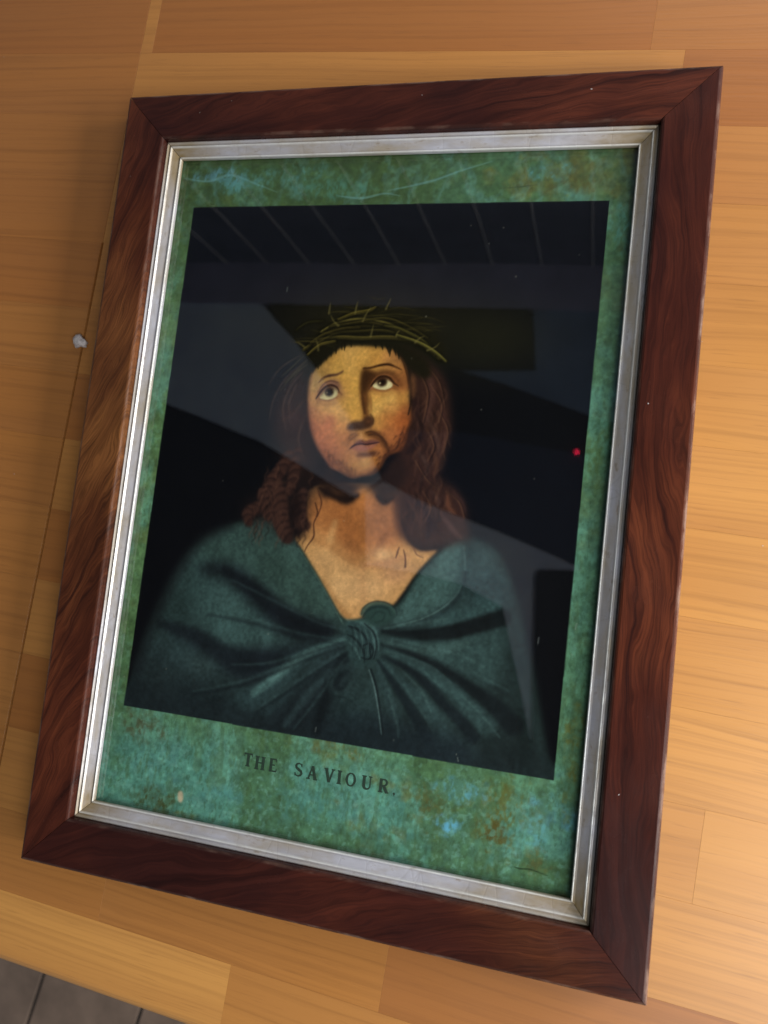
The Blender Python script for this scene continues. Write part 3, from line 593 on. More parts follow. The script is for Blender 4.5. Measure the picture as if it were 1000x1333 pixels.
# upper loop
poly([(9.4,-59.3),(11.2,-55.5),(16.2,-53.1),(22.3,-53.5),(25.6,-56.7),(23.8,-60.5),(18.9,-63.2),(13.6,-63.2)], (42, 64, 62), .9)
stroke([(9.4,-59.3),(11.2,-55.5),(16.2,-53.1),(22.3,-53.5),(25.6,-56.7)], (1.0, 1.4, 1.5, 1.4, .8), (58, 84, 80), .8, .7)
stroke([(10.2,-60.3),(12.5,-56.8),(17.2,-54.8),(21.7,-55.3),(23.5,-58)], (.5, .9, .9, .8, .4), (26, 38, 41), .7, .7)
stroke([(14.1,-60.9),(16.7,-57.4),(20.5,-57.6),(19.8,-61),(16.5,-62.1)], (.5, .9, .9, .8, .4), (26, 38, 41), .7, .5)
stroke([(9.4,-59.3),(9.8,-56.4),(13.9,-53),(19.9,-52.3),(25.4,-54.6),(26.4,-57.3)], (.3, .5, .6, .6, .5, .4), (24, 32, 34), .6, .6)
# hair behind and beside the face
poly([(-32.3,61.6),(-38.8,55.1),(-45.5,49.3),(-49.7,37.3),(-45.8,20),(-37.5,7),(-44.9,0.7),(-48.7,-7.3),(-55.8,-10.6),(-57.2,-18.4),(-49.3,-21.6),(-42.2,-19.4),(-37.4,-25),(-29.8,-27.3),(-23.2,-22.2),(-23,-11.6),(-20.3,-1.6),(-13.9,5),(-24.7,27.1),(-30,50)], (30, 21, 21), 3.4, .9)
poly([(13.4,70.3),(23.3,66.8),(31.9,61.1),(37.9,53.9),(41.3,42.2),(42.7,29.4),(40.4,16.4),(39.8,8.4),(46.8,4.5),(52.6,-2.6),(55,-11.3),(57.1,-18.3),(51.7,-20.9),(44.4,-23.8),(34.8,-26.2),(27,-23.3),(21.9,-18),(19.2,-7.2),(15.1,5.3),(17.8,14.8),(21.8,30),(21.9,48.7),(18,63.6)], (54, 33, 28), 1.8, .95)
# right hair locks
for pp, c, w in [([(26.6,60.9),(31.5,51),(30.7,37.9),(28.7,28.5)], (62, 40, 36), 5), ([(30.9,36.1),(36.3,27.2),(37.8,19.9),(35.5,14.2)], (58, 42, 38), 3), ([(33.6,45.5),(39,36.6),(40.2,25.6),(38.2,16.3)], (54, 34, 32), 3),
                 ([(28.6,19.3),(31.6,15.8),(33.6,11.5),(31.1,6.6)], (58, 42, 38), 4), ([(36,19.8),(37.7,14.4),(36.7,9.6)], (66, 42, 32), 4), ([(44.3,0.4),(45.6,-5),(48.8,-7.6)], (84, 52, 38), 4),
                 ([(47,2.4),(52.1,-4.4),(52.1,-11.6)], (48, 30, 28), 4), ([(36.1,1.5),(40.3,-2.5),(39.4,-8.4)], (50, 36, 34), 3), ([(22.7,48.7),(26.6,37.7),(25.9,26.5)], (28, 17, 18), 6), ([(23,18.9),(27.8,26.6),(28.6,36)], (22, 14, 16), 6),
                 ([(31.6,-4.3),(37.7,-12.9),(37,-20.2)], (30, 20, 24), 6), ([(42.8,-8.8),(48.9,-15.5),(52.9,-18.7)], (64, 46, 44), 4)]:
    stroke(pp, (w*.2, w*.6, w*.5, w*.15), tuple(int(v*1.3) for v in c), 1.4, .7)
for pp in arrs([[(24.8,63.9),(34,54.9),(38.4,42.1)],[(22.9,60),(29.4,49.1),(28.8,34.1)],[(35.6,40.1),(41,31.2),(40,20.1)],[(30.5,52.8),(36.7,43.8),(36.2,34.6)],[(31.5,30.6),(35.2,23.4),(33.1,15.9)],[(43.4,2.1),(49.7,-1.7),(53.4,-9.7)],[(32.5,1.2),(36.9,-5.7),(34.8,-13.2)],[(27.2,15.5),(34.1,6.8),(41.6,1.9)]]):
    stroke(pp, (.3, .8, .3), (112, 76, 56), .6, .5)
    stroke(pp+np.array([.9, -.4]), (.2, .6, .2), (14, 9, 10), .4, .5)
poly([(-32.7,58.5),(-39.8,49.6),(-45,39.5),(-44.9,25.9),(-38.2,12.7),(-29.4,6.9),(-23.6,11.9),(-27.9,26.9),(-31,42.2)], (50, 34, 31), 2.6, .65)
# left hair: faint loose strands above, ringlets below
for pp in arrs([[(-33.9,61.6),(-43.4,52.5),(-48.6,41.3),(-49.6,30.3)],[(-31.9,58.5),(-39.8,49.6),(-43.1,37.7),(-40,26.2)],[(-36.8,64.6),(-46.6,57.9),(-52.1,49)],[(-37.3,49.7),(-40.1,39.8),(-38,29.4)],[(-32.3,42.1),(-37.7,34.1),(-43.1,30.7)],[(-30.5,34.5),(-33,22.7),(-28.3,11.5)]]):
    stroke(pp, (.4, 1.1, .9, .4), (88, 70, 62), .7, .45)
blob((-36.3,32.2), 6, 6, (62, 38, 38), .5)
def ringlet(p, w, turns, seed):
    q = spline(p, False, 10); n = len(q)
    stroke(p, (w*.5, w, w, w*.7), (50, 32, 29), 1.2, .95)
    t = np.gradient(q, axis=0); t /= np.linalg.norm(t, axis=1)[:, None]+1e-9; nn = np.stack([-t[:, 1], t[:, 0]], 1)
    for k in range(turns):
        i = int((k+.5)/turns*(n-1)); a, b = q[i]-nn[i]*w*.42+t[i]*w*.16, q[i]+nn[i]*w*.42-t[i]*w*.16; m = q[i]-t[i]*w*.2
        stroke([a, m, b], (.4, w*.34, .4), (92, 60, 50), 1.2, .32)
        stroke([a+t[i]*w*.22, m+t[i]*w*.22, b+t[i]*w*.22], (.3, w*.1, .3), (18, 11, 12), .8, .4)
ringlet([(-43.5,-9.6),(-49.6,-13.2),(-54.9,-16.7),(-53.5,-21.2)], 6, 5, 1)
ringlet([(-36.9,14.8),(-39.9,6.8),(-44.7,-0.4),(-47,-8.3)], 7, 6, 2)
ringlet([(-32.3,17),(-33.1,10.4),(-33,3.5),(-34.4,-4.2)], 6, 5, 3)
ringlet([(-40.5,-1.6),(-38.5,-10.3),(-36.5,-19.6),(-32.3,-26.8)], 9, 8, 4)
ringlet([(-27.2,-3.6),(-27.8,-11.3),(-26.1,-18.7),(-23.5,-20)], 7, 6, 5)
ringlet([(-49,-5.4),(-45.8,-10.9),(-43.3,-17.2)], 7, 4, 6)
for k in range(70):
    r = np.random.RandomState(1700+k); x_, y_ = r.uniform(-16, 18), r.uniform(-22, 16); c0 = np.array((-38.4,-4.6))+np.array((x_*.9, y_))
    a_ = r.uniform(-.5, .9); pp = [c0, c0+np.array((1.2*a_+.8, -2.2)), c0+np.array((.6*a_-.4, -4.6)), c0+np.array((1.4*a_, -6.5))]
    stroke(pp, (.2, .8, .7, .2), (86, 56, 46) if k % 2 else (20, 13, 14), .7, .4)
for k in range(60):
    r = np.random.RandomState(1800+k); c0 = np.array((33.7,30.7))+np.array((r.uniform(-9, 9), r.uniform(-38, 22)))
    pp = [c0, c0+np.array((r.uniform(.5, 2.5), -4)), c0+np.array((r.uniform(-1.5, 1), -8.5)), c0+np.array((r.uniform(0, 3), -13))]
    stroke(pp, (.2, .9, .8, .2), (92, 62, 50) if k % 2 else (24, 15, 14), .8, .35)
blob((-30.1,-12.2), 3.4, 9, (20, 13, 14), .8)
blob((-27,-24.1), 4, 3, (24, 16, 17), .7)
# loose strands on the neck
stroke([(-19.3,-3),(-17,-8.5),(-18.2,-15)], (.5, .8, .3), (70, 38, 28), .5, .75)
stroke([(-20.2,-8.7),(-18.4,-13.5),(-19.7,-18.9),(-18.9,-24.8),(-21.5,-29.6),(-22.7,-32.7)], (.6, .8, .6, .9, .5, .3), (58, 32, 24), .5, .8)
stroke([(24,-26.2),(23.5,-28.4),(23,-31)], (.4, .8, .5), (64, 38, 30), .5, .75)
stroke([(26.3,-27),(27.5,-30.5),(28,-34.8)], (.3, .7, .9), (62, 36, 28), .5, .8)
stroke([(31,-25.8),(32.8,-28.5),(35.9,-29.7)], (.5, .6, .3), (80, 50, 40), .4, .6)

# dark beard and shadow below the chin
poly([(-19.1,1.6),(-16.5,-6.5),(-11.3,-3.9),(-6.3,-6.4),(-2.3,-6.9),(0.1,-1.4),(4.5,1.2),(9.6,-2.9),(12.2,-6),(15.3,-6.1),(17.9,-2.9),(19.9,0.2),(24.3,7.9),(21,16.5),(15.2,14.6),(12.7,10),(7.8,5.9),(1.9,3.2),(-10,5.3),(-15.4,10.2)], (36, 24, 22), 1.6, .95)
stroke([(-18.7,-1.4),(-12,-4.3),(-4.8,-5.9),(0.4,-3.3)], (1.5, 3, 4, 2.4), (22, 14, 14), 1.6, .85)
stroke([(11.1,-2.8),(14.4,-5.1),(17.9,-2.9)], (2, 3, 2), (26, 17, 17), 1.4, .8)

# face: broad tones first, then features
FACE = [(-29.2,56.7),(-30.8,52.8),(-30.7,46.4),(-30.1,40),(-28.9,33.7),(-27.1,27.4),(-24.7,22.5),(-21.9,17.9),(-18.1,13.5),(-14.3,9.3),(-9.9,7.7),(-6.4,6.1),(-2.4,5.1),(1.3,6.3),(6.2,7.4),(8.6,9),(10.8,11.7),(12.9,16.3),(16,18.4),(19.9,20.1),(21.7,25.5),(21.9,30.4),(23,35.4),(22.2,40.3),(20.9,45.2),(20.4,50.1),(18.9,56.2),(17.3,61.2),(14.7,65.5),(11.5,69.1),(7.9,69.9),(2.7,70.1),(-3.8,70.2),(-10.3,70.1),(-15.4,69.4),(-20.3,66.1),(-24.4,61.4)]
pm, ps = mask_poly(FACE, .75); fc = np.zeros((NYP, NXP)); fc[ps] = pm
TONES = [(-20.7,63.5,172,128,65), (-11.2,67,196,150,82), (-4.4,64.7,200,152,80), (1.7,67.5,190,140,70), (8.5,64.6,180,125,70), (14.1,65.4,130,86,52), (-24.7,58.2,165,125,70), (-16.9,59.8,190,145,75), (-9.1,60.1,198,152,82),
 (-5.3,61.5,190,140,70), (2.2,63.7,185,132,65), (12.6,61.6,175,120,65), (16.8,58.7,150,95,50), (-28.3,55.5,150,118,72), (-29.1,50.9,165,130,85), (-9.8,55,205,155,80), (-6.6,50.1,206,156,78), (-12.5,50.4,190,140,72), (-13,44,195,145,82),
 (-27.9,41.4,175,130,85), (-21,39.2,200,150,95), (-14.4,39.5,205,155,95), (-8.1,41.1,206,156,80), (-4.9,36.3,202,150,75), (-10.6,34.7,200,148,88), (-23.6,34,185,125,85), (-17.9,30.5,178,108,78), (-25.8,30,168,104,75), (-11.9,29.6,190,130,80),
 (-22.4,23.9,172,104,75), (-15.7,23,178,110,78), (-10.5,23.4,178,115,75), (-19.6,17.7,160,96,72), (-13.6,16.9,166,104,75), (-15.6,11.7,142,86,66), (-10.9,10.8,146,92,68), (-8,13.5,160,106,72), (-7.9,7.3,140,92,64), (-3.9,6.4,132,88,60),
 (-2.6,11.4,192,137,82), (3,12.8,208,158,98), (1,8.3,176,120,75), (6.1,8.4,140,90,58), (8.1,13.4,176,116,62), (10.7,12.4,112,62,32), (8.7,18.4,172,107,60), (12.9,15,72,40,26), (15,18.9,108,60,34), (11.9,23.6,160,96,56),
 (7,33.8,186,131,70), (5,39.3,206,160,88), (10.8,44.6,206,160,88), (5.6,45,200,150,78), (18.3,45,172,122,62), (20.1,40.2,150,90,50), (12.6,39.8,190,135,75), (11.9,34.7,174,108,58), (16.9,35,166,92,48), (20.8,34,150,80,42),
 (13.9,28.7,175,106,60), (18.9,29,150,83,46), (17.1,22.7,150,88,48), (19.9,20.4,92,46,28), (21.5,27.9,100,52,30), (22.3,37.8,110,60,35), (16.2,52.4,160,100,55), (18.5,54.4,140,85,48), (0,16.6,172,118,86), (-1.3,27.7,186,132,84), (-29.4,37.5,150,100,75), (-27.6,28.6,142,86,68)]
y0_, y1_, x0_, x1_ = ps[0].start, ps[0].stop, ps[1].start, ps[1].stop
num = np.zeros((y1_-y0_, x1_-x0_, 3)); den = np.zeros((y1_-y0_, x1_-x0_, 1))
for tx, ty, tr, tg, tb_ in TONES:
    d2 = (UU[ps]-tx)**2+(VV[ps]-ty)**2; w_ = (np.exp(-d2/(2*2.3**2))+.02*np.exp(-d2/(2*7.0**2)))[..., None]; num += w_*np.array((tr, tg, tb_)); den += w_
sk = num/(den+1e-12)/255
sk *= 1+(.10*(fbm(5, 3, 301)-.5)+.16*(fbm(1.4, 2, 302)-.5))[ps][..., None]
k_ = (pm*full[ps])[..., None]; img[ps] = img[ps]*(1-k_)+np.clip(sk, 0, 1)*k_
CLIP[0] = full*fc
# soft turning of the edges
stroke([(-29.7,56),(-30.7,47.6),(-29.8,38.7),(-27.7,29.3),(-24.7,22.5),(-20.8,16.4),(-14.7,9.9)], (1.2, 1.6, 1.6, 1.8, 2, 2, 2), (120, 74, 60), 1.6, .5)
stroke([(-10.5,7.7),(-6.4,6.1),(-2.5,5.2),(1.9,6.4),(6.8,7.7),(9.7,9.9)], (1.2, 1.6, 1.8, 1.6, 1.6, 2), (84, 52, 42), 1.3, .7)
# nose
poly([(-3.4,59.2),(-4.4,55.2),(-4.2,48.9),(-3.1,42.7),(-1.7,39),(-0.9,35.3),(-1.3,33.5),(0.2,32.6),(2.2,35.3),(1.3,39.1),(1.3,42.9),(0.4,47.2),(0.7,50.1),(1.8,53.3),(4.4,55.6),(1.6,57.9),(-1.1,58.8)], (88, 50, 25), 1.0, .9)
poly([(-3.4,58.8),(-4.3,55.2),(-4,48.9),(-2.5,46.5),(-0.6,49.1),(0.2,52.3),(2.5,55.2),(0.4,57.3)], (48, 28, 14), 1.1, .9)
stroke([(-3,47.1),(-1.6,41.5),(-0.4,37.2)], (.6, 1.4, 1.2), (58, 32, 18), .9, .75)
stroke([(0.9,47.9),(1.8,42.9),(2.9,38.6)], (.6, 1.2, .6), (150, 100, 52), .9, .7)
poly([(-8.5,29.4),(-7.7,31.6),(-5.1,32.8),(-1.8,33),(0,34.1),(2.4,35.6),(4.2,34.2),(4.2,31.2),(1.3,29.4),(-3.1,28.1),(-7.6,28.2)], (60, 43, 40), .75, .93)
poly([(-0.4,33.4),(2.3,35.6),(4.2,34.2),(4.1,31.2),(1.1,29.6)], (66, 38, 24), .7, .7)
blob((1.9,32.9), 1.4, 1.1, (104, 66, 44), .6)
stroke([(-7.3,30.5),(-5,31.5),(-2.4,31.5)], (.5, .8, .5), (84, 64, 58), .6, .7)
stroke([(-8,29.8),(-6.9,31.6),(-4.7,32.8),(-1.9,33.2)], (.4, .6, .6, .4), (150, 104, 66), .5, .5)
stroke([(2.5,36.7),(4.2,34.5),(4.3,31.8)], (.4, .6, .4), (44, 26, 18), .5, .6)
# brows
stroke([(-25.8,51.1),(-23.4,53.6),(-20.3,54.8),(-17,55.4),(-14.1,57.2)], (.4, 1.2, 1.6, 1.3, .5), (88, 60, 46), .75, .9)
stroke([(-23.4,53.7),(-20.6,54.7),(-17.3,55.3)], (.3, .8, .3), (62, 40, 32), .5, .7)
stroke([(-16.4,55.6),(-14.8,56.3),(-13.7,57.5)], (.5, .8, .3), (110, 74, 46), .7, .7)
stroke([(-3.4,59.1),(0.1,59.6),(5.1,61.1),(8.8,61.6),(12.1,60.6),(15.5,59.2)], (1.0, 1.1, 1.3, 1.4, .9, .3), (62, 36, 18), .6, .93)
stroke([(3.8,60.8),(7.6,61.5),(11.1,61)], (.3, .7, .3), (40, 22, 12), .4, .7)
# left eye
poly([(-25.9,41.5),(-25.9,45.9),(-23.7,50.5),(-20,52.9),(-15.7,52.5),(-13.2,48.5),(-12.2,45.4),(-14.8,42.7),(-19.9,41.5),(-23.9,41.3)], (146, 104, 78), 1.2, .75)
poly([(-25.5,43.4),(-24.1,48),(-21.5,51.3),(-18,52.4),(-15,50.9),(-14.2,48.4),(-16.3,49.3),(-19.7,50.2),(-22.2,49),(-24.1,46),(-24.7,42.8)], (104, 72, 66), .8, .8)
stroke([(-25.7,46),(-23.3,50.2),(-19.9,52.1),(-15.9,51.5)], (.3, .6, .7, .3), (76, 50, 50), .45, .7)
stroke([(-24.6,46.7),(-22.3,49.8),(-19.5,51),(-16,50.1)], (.3, .7, .7, .3), (140, 100, 86), .5, .6)
poly([(-24.3,43.2),(-23.4,45.8),(-21.7,47.9),(-18.9,49.1),(-16.1,48.1),(-15.3,46.5),(-16,44.4),(-18.5,42.9),(-21.4,42.5)], (202, 190, 148), .3, .95)
blob((-19.8,46.6), 2.55, 2.5, (38, 27, 24), 1, 0, 'mix', 2.6)
blob((-20.1,46.9), 1.3, 1.2, (16, 11, 10), .9)
blob((-20.9,46.1), .5, .55, (128, 112, 88), .9)
poly([(-24.1,44),(-23.3,46.4),(-21.8,48.2),(-18.9,49.4),(-16.1,48.2),(-15.4,46.8),(-17.4,47.8),(-19.7,47.9),(-21.9,46.9),(-23.1,44.9)], (72, 48, 44), .5, .8)
stroke([(-26.2,42.9),(-24.5,46.1),(-22.2,48.8),(-19.1,50),(-16.1,48.9),(-14.5,46.6)], (.5, 1.1, 1.2, 1.2, .9, .3), (52, 32, 30), .4, .92)
stroke([(-24.2,42.8),(-21,42.1),(-17.8,42.8),(-15,44.5)], (.4, .6, .6, .3), (132, 92, 66), .5, .8)
stroke([(-15.3,46.5),(-13.8,46.2),(-13,45.3)], (.6, .9, .4), (118, 78, 56), .5, .7)
stroke([(-25.9,41.5),(-23.1,40.3),(-19.1,40.1),(-15.3,41.3)], (.6, 1.4, 1.6, .6), (158, 112, 76), 1.0, .55)
# right eye
poly([(0.4,49.1),(0.9,52.9),(3.1,55.8),(6.7,57.7),(11.2,57.4),(15,54.8),(16.7,51.8),(15.9,49.9),(12.7,49.7),(9.7,48.3),(5.3,47.8),(2.1,48.3)], (112, 66, 36), 1.1, .85)
poly([(-1.3,49.1),(-1.1,53.5),(1.1,56.4),(5.4,58.3),(10.5,58.3),(14.5,56.1),(12,56.2),(7.5,56.8),(3.8,55.3),(1.6,52.3),(0.5,49.1)], (66, 38, 20), 1.0, .85)
stroke([(0.7,49.7),(2.5,54),(6.1,56.2),(10.4,55.9),(14.1,53.2)], (.4, .7, .8, .7, .3), (134, 84, 52), .5, .6)
poly([(2.1,50.2),(2.9,52.3),(4.9,54.2),(7.4,54.7),(9.7,54),(11.9,51.8),(11.2,50.2),(8.4,49),(5.2,49.1)], (214, 202, 158), .3, .97)
blob((6.5,52.8), 2.75, 2.6, (42, 24, 16), 1, 0, 'mix', 2.6)
blob((6.7,53.2), 1.5, 1.3, (16, 10, 8), .9)
blob((5.5,52.1), .5, .6, (196, 180, 140), .95)
poly([(2.4,51),(3.2,52.9),(4.9,54.6),(7.5,55.2),(10.1,54.2),(11.5,52.7),(9.1,53.8),(6.5,53.9),(4.1,52.7)], (62, 36, 22), .45, .85)
stroke([(0.4,49),(2.2,52.2),(4.6,54.9),(7.5,55.6),(10.3,54.7),(12.6,52.5),(14.8,51.2)], (.4, 1.0, 1.2, 1.2, 1.1, .8, .3), (44, 24, 14), .4, .93)
stroke([(2,49.7),(5.2,48.5),(9.1,48.5),(11.9,50.2)], (.4, .6, .6, .4), (140, 92, 56), .5, .8)
blob((1.4,49.3), 1.0, .8, (150, 96, 66), .8)
stroke([(12,55.9),(14.8,53.9),(16.3,51.6)], (.8, 1.8, .8), (112, 66, 36), .9, .7)
stroke([(1.5,47.3),(5.5,46.5),(10.5,46.7),(14.2,48.3)], (.6, 1.4, 1.4, .6), (176, 124, 66), 1.0, .5)
# moustache, mouth, lower lip
poly([(0.3,27.5),(3.7,28.8),(7,28.4),(10.1,26.3),(12.7,22.5),(14.1,18.8),(11.9,19.8),(9.6,22.3),(6.8,24.5),(2.8,25.8),(1.1,26.3)], (92, 56, 30), .8, .95)
blob((4.9,27.2), 3.0, 1.5, (84, 50, 27), .75)
stroke([(9.2,25.3),(12.1,22.4),(13.7,19)], (1.0, 1.8, .9), (74, 42, 24), .8, .85)
for pp in arrs([[(1.3,27.6),(3.8,28.2),(6.4,27.7)],[(2.7,26.4),(5.8,27),(9.2,25.6)],[(6.4,27.6),(9.8,25.6),(12.3,22.4)],[(-7,24.2),(-6.2,25.7),(-3.8,26.9)],[(-6.2,23),(-4.8,24.7),(-3,26.1)]]):
    stroke(pp, (.3, .7, .3), (52, 30, 18), .5, .6)
poly([(-21.6,17.6),(-17.8,13.5),(-14,9.7),(-9.2,7.7),(-5.1,5.8),(-1.8,5.3),(1.9,6.4),(7.4,7.9),(10.8,11.8),(13.4,16.9),(11.1,14.9),(8.4,10.4),(3.5,8.8),(-1.6,8.4),(-5.6,10),(-9.7,11.9),(-14.7,14.9),(-19.1,19)], (112, 70, 52), 1.8, .55)
for k in range(46):
    r = np.random.RandomState(1300+k); t_ = r.uniform(0, 1); c0 = np.array((-18.2,16.6))*(1-t_)+np.array((-2.7,7.1))*t_+r.uniform(-2.2, 2.2, 2)
    stroke([c0, c0+np.array((r.uniform(.2, 1.0), -r.uniform(1.2, 2.6)))], (.5, .2), (70, 42, 32), .5, .4)
for k in range(60):
    r = np.random.RandomState(1500+k); t_ = r.uniform(0, 1); c0 = np.array((22,29.2))*(1-t_)+np.array((8.6,9.2))*t_+r.normal(0, 2.0, 2)
    stroke([c0, c0+np.array((-r.uniform(.6, 1.4), -r.uniform(1.4, 2.8)))], (.6, .2), (58, 32, 22), .5, .5)
poly([(-7.8,23.6),(-7.2,25.8),(-4.5,27.4),(-2.2,27),(-2.6,25.1),(-4.6,23.1),(-6.7,21.4)], (126, 82, 54), .9, .85)
stroke([(-1.3,27.6),(-0.8,25.9),(-0.3,24.7)], (.5, 1.0, .5), (204, 152, 104), .7, .6)
stroke([(-10.1,20.3),(-9.4,22.2),(-7.2,20.5),(-6,18.4)], (.6, 1.4, 1.6, .6), (146, 98, 68), 1.0, .6)
poly([(-5.9,19.1),(-3.9,21.8),(-1,24),(1.7,23.4),(4.2,24.3),(8.5,23.5),(7,22.2),(3.3,21.4),(-1.1,21),(-3.9,19.7)], (100, 62, 60), .5, .93)
poly([(-4.9,19.2),(-3,20.6),(0.1,21.2),(3.6,21.3),(7,22.3),(5.7,20.2),(3,18.8),(-0.8,18.3),(-3.4,18.6)], (150, 94, 84), .6, .93)
blob((-0.4,19.9), 2.4, 1.0, (168, 108, 94), .7)
stroke([(-5.8,19.2),(-3.6,21),(-0.6,21.9),(2,21.7),(5.1,22.4),(8.3,23.2)], (.3, .7, .7, .8, .8, .4), (58, 34, 38), .38, .92)
poly([(-2.5,16.5),(-0.1,17.8),(3.7,18.2),(7.4,19.2),(8.2,18.4),(6.4,16.4),(2.7,15.7),(-1.1,15.6)], (92, 58, 46), .8, .9)
blob((5.7,17.5), 2.2, 1.2, (84, 52, 44), .7)
stroke([(-7,11.1),(-3.4,12.9),(-0.3,14.1)], (.5, 1.2, .5), (160, 108, 72), .9, .5)
# beard creeping up the right jaw
for pp in arrs([[(22.6,34.7),(21.9,30.4),(21.1,26)],[(21.9,30.4),(21.2,25.4),(19.2,20.4)],[(21.2,25.4),(18.4,22.2),(15.6,18.9)],[(18.5,21.6),(15.6,19.5),(13.4,16.9)],[(15.5,20.1),(12.7,16.9),(11.3,12.5)],[(13.1,18.7),(11.4,14.3),(9.7,10.5)],[(11.7,14.9),(10.2,11.1),(8,8.5)],[(10.9,10.6),(8,8.8),(4.9,7.7)],[(19.9,31.5),(19,27.7),(17.6,24)]]):
    stroke(pp, (.5, 1.1, .3), (66, 36, 24), .8, .55)
CLIP[0] = full
# hairline
stroke([(12,68.7),(15.7,63.5),(18.8,56.1),(20.2,50.5)], (.8, .9, .8, .4), (64, 36, 22), .4, .8)
stroke([(14.6,66.5),(19.2,59.9),(21.4,53.2)], (.6, 1.0, .8), (120, 84, 54), .5, .5)
CLIP[0] = full
nz = fbm(9, 4, 301)-.5; nz2 = fbm(2, 3, 302)-.5; k_ = (ch*(1-fc)*full)[..., None]
img[:] = img*(1-k_)+np.clip(img*(1+.22*nz[..., None]+.16*nz2[..., None]), 0, 1)*k_
# right edge strand and ear
stroke([(13.3,68),(18.1,62.1),(21.1,53.2),(22,44.9),(21.3,37.4)], (1, 1.4, 1.2, .9, .6), (32, 20, 16), .5, .85)
poly([(20.4,55.4),(22.1,57.7),(23.4,52.5),(23.6,46.9),(22.3,45.7)], (110, 70, 44), .7, .7)
# dark cap of hair under the wreath
poly([(-33.2,49.9),(-31.8,57.7),(-28,60.2),(-22.9,64.3),(-17.9,69.2),(-15.3,70.8),(-6.3,71.9),(5.6,70.8),(11.3,68.7),(15.6,64.3),(20,59.1),(25.7,55.6),(30.1,56.6),(27.8,64),(17.2,70.4),(5.3,73.1),(-6.5,74.2),(-18.3,73.1),(-29.9,68.8),(-34.8,62.3)], (22, 20, 11), 1.1, .95)
for pp in arrs([[(-31.1,58.6),(-31.9,52.3)],[(-29.8,61),(-29.5,55.5)],[(-28,63.4),(-26.9,57.6)],[(-25.8,65),(-25.9,59.5)],[(-24,66.6),(-23.1,62.4)],[(-21.8,68.3),(-20.9,64.4)],[(-19.2,69.9),(-18.6,65.7)],[(-16.6,71.6),(-15.7,67.7)],[(-14.7,72.4),(-14.5,67.4)],[(-11.9,72.9),(-11.1,69.4)],[(-6.5,73.5),(-5.7,70.4)],[(0.8,72.1),(1.5,69.1)],[(3.9,72.2),(5.1,68.5)],[(6.7,71.6),(8.4,66.7)],[(8.7,70.9),(8.9,65.5)],[(10.7,70.2),(12,66)],[(12.8,68.7),(13.7,64.2)]]):
    stroke(pp, (2.0, 1.2, .2), (21, 19, 11), .4, .95)

# wreath of thorny twigs
poly([(-37.1,67),(-33.1,74.2),(-25.8,81.5),(-15.4,88),(-0.5,89.9),(15.3,87.1),(27.6,79.8),(36.2,69.6),(35,62.8),(25,68.4),(13,73.3),(-2.7,75.1),(-18.4,73.8),(-29.9,68.8),(-34.1,63.1)], (24, 22, 10), 2.2, .85)
def twig(p, w, c, a, soft=.4):
    q = p; stroke(q, [w*1.7]*2, (14, 13, 6), .8, .7); stroke(q, [w*.5, w*.85, w*.85, w*.6], tuple(int(v*.88) for v in c), soft+.15, a*.85)
    stroke(np.array(q)+np.array([0, w*.22]), [w*.2, w*.34, w*.3, w*.1], tuple(min(255, int(v*1.35)) for v in c), .3, a*.55)
twig([(-36.2,67),(-29.5,71.9),(-19.3,74.2),(-6.5,74.2),(5.9,75),(16.8,74.2),(25.5,70.7),(33.6,65.3)], 2.3, (84, 74, 36), .7, .6)
twig([(-27.7,76.7),(-20.2,81.2),(-9.6,83.4),(3.5,82.2),(14.8,77.9),(24.6,72.2),(33.6,65.7)], 2.2, (100, 90, 44), .75, .6)
twig([(-30.8,69.5),(-20.3,76.1),(-7.8,77.7),(6.7,78.1),(20.7,73.6),(31.2,67.1)], 1.5, (62, 55, 27), .7)
twig([(-29.7,73.5),(-17.2,80.1),(-3.5,82.1),(10.5,78.6),(24,71.4)], 1.3, (58, 52, 26), .7)
twig([(-23.2,79.6),(-11.4,81.8),(4,84.6),(16,81),(26.6,75.3)], 1.2, (72, 64, 30), .6)
twig([(-19.6,83.2),(-12,86.5),(-4.3,88.2),(-1.3,89.9)], 2.0, (86, 76, 32), .75)
twig([(-32.7,71),(-26.7,75.2),(-17,78.6),(-8,79.6)], 1.6, (64, 56, 26), .7)
twig([(-33.5,64.7),(-27.7,70),(-19.9,72.2)], 1.8, (98, 86, 38), .7)
twig([(4.5,80.7),(12.4,79.4),(22.4,75.1),(28.6,70.8)], 1.5, (84, 78, 36), .6)
twig([(-41.2,77.1),(-35.6,81.2),(-27.5,82.2)], 1.4, (52, 48, 24), .5)
twig([(11.2,76.3),(22.7,72.9),(31,68.6),(36.7,64.3)], 1.6, (120, 112, 54), .7)
for pp in arrs([[(-6.8,82.7),(-5.3,86.7),(-3.3,90.2)],[(-1.9,75.1),(-1.5,78.2),(-1.1,81.3)],[(10.9,75.5),(11.4,77.5),(12.4,78.6)],[(-28.1,67.3),(-28.9,70.4),(-30.1,73.1)],[(-24.8,86.2),(-24.8,89.4),(-24.7,92.1)],[(-11.2,86.5),(-10.9,90.4),(-10.4,92.8)],[(4.3,89.2),(5.4,92.3),(6.3,94.7)],[(20.8,72.8),(22.8,75.1),(25,76)],[(-19.2,80.1),(-21.9,82.4),(-23.9,85.4)],[(27.2,69.2),(30.8,70.9),(32.8,73.2)],[(-35.6,68.6),(-39.2,70.8),(-41.7,70.7)]]):
    stroke(pp, (1.1, .8, .2), (112, 102, 58), .4, .5)
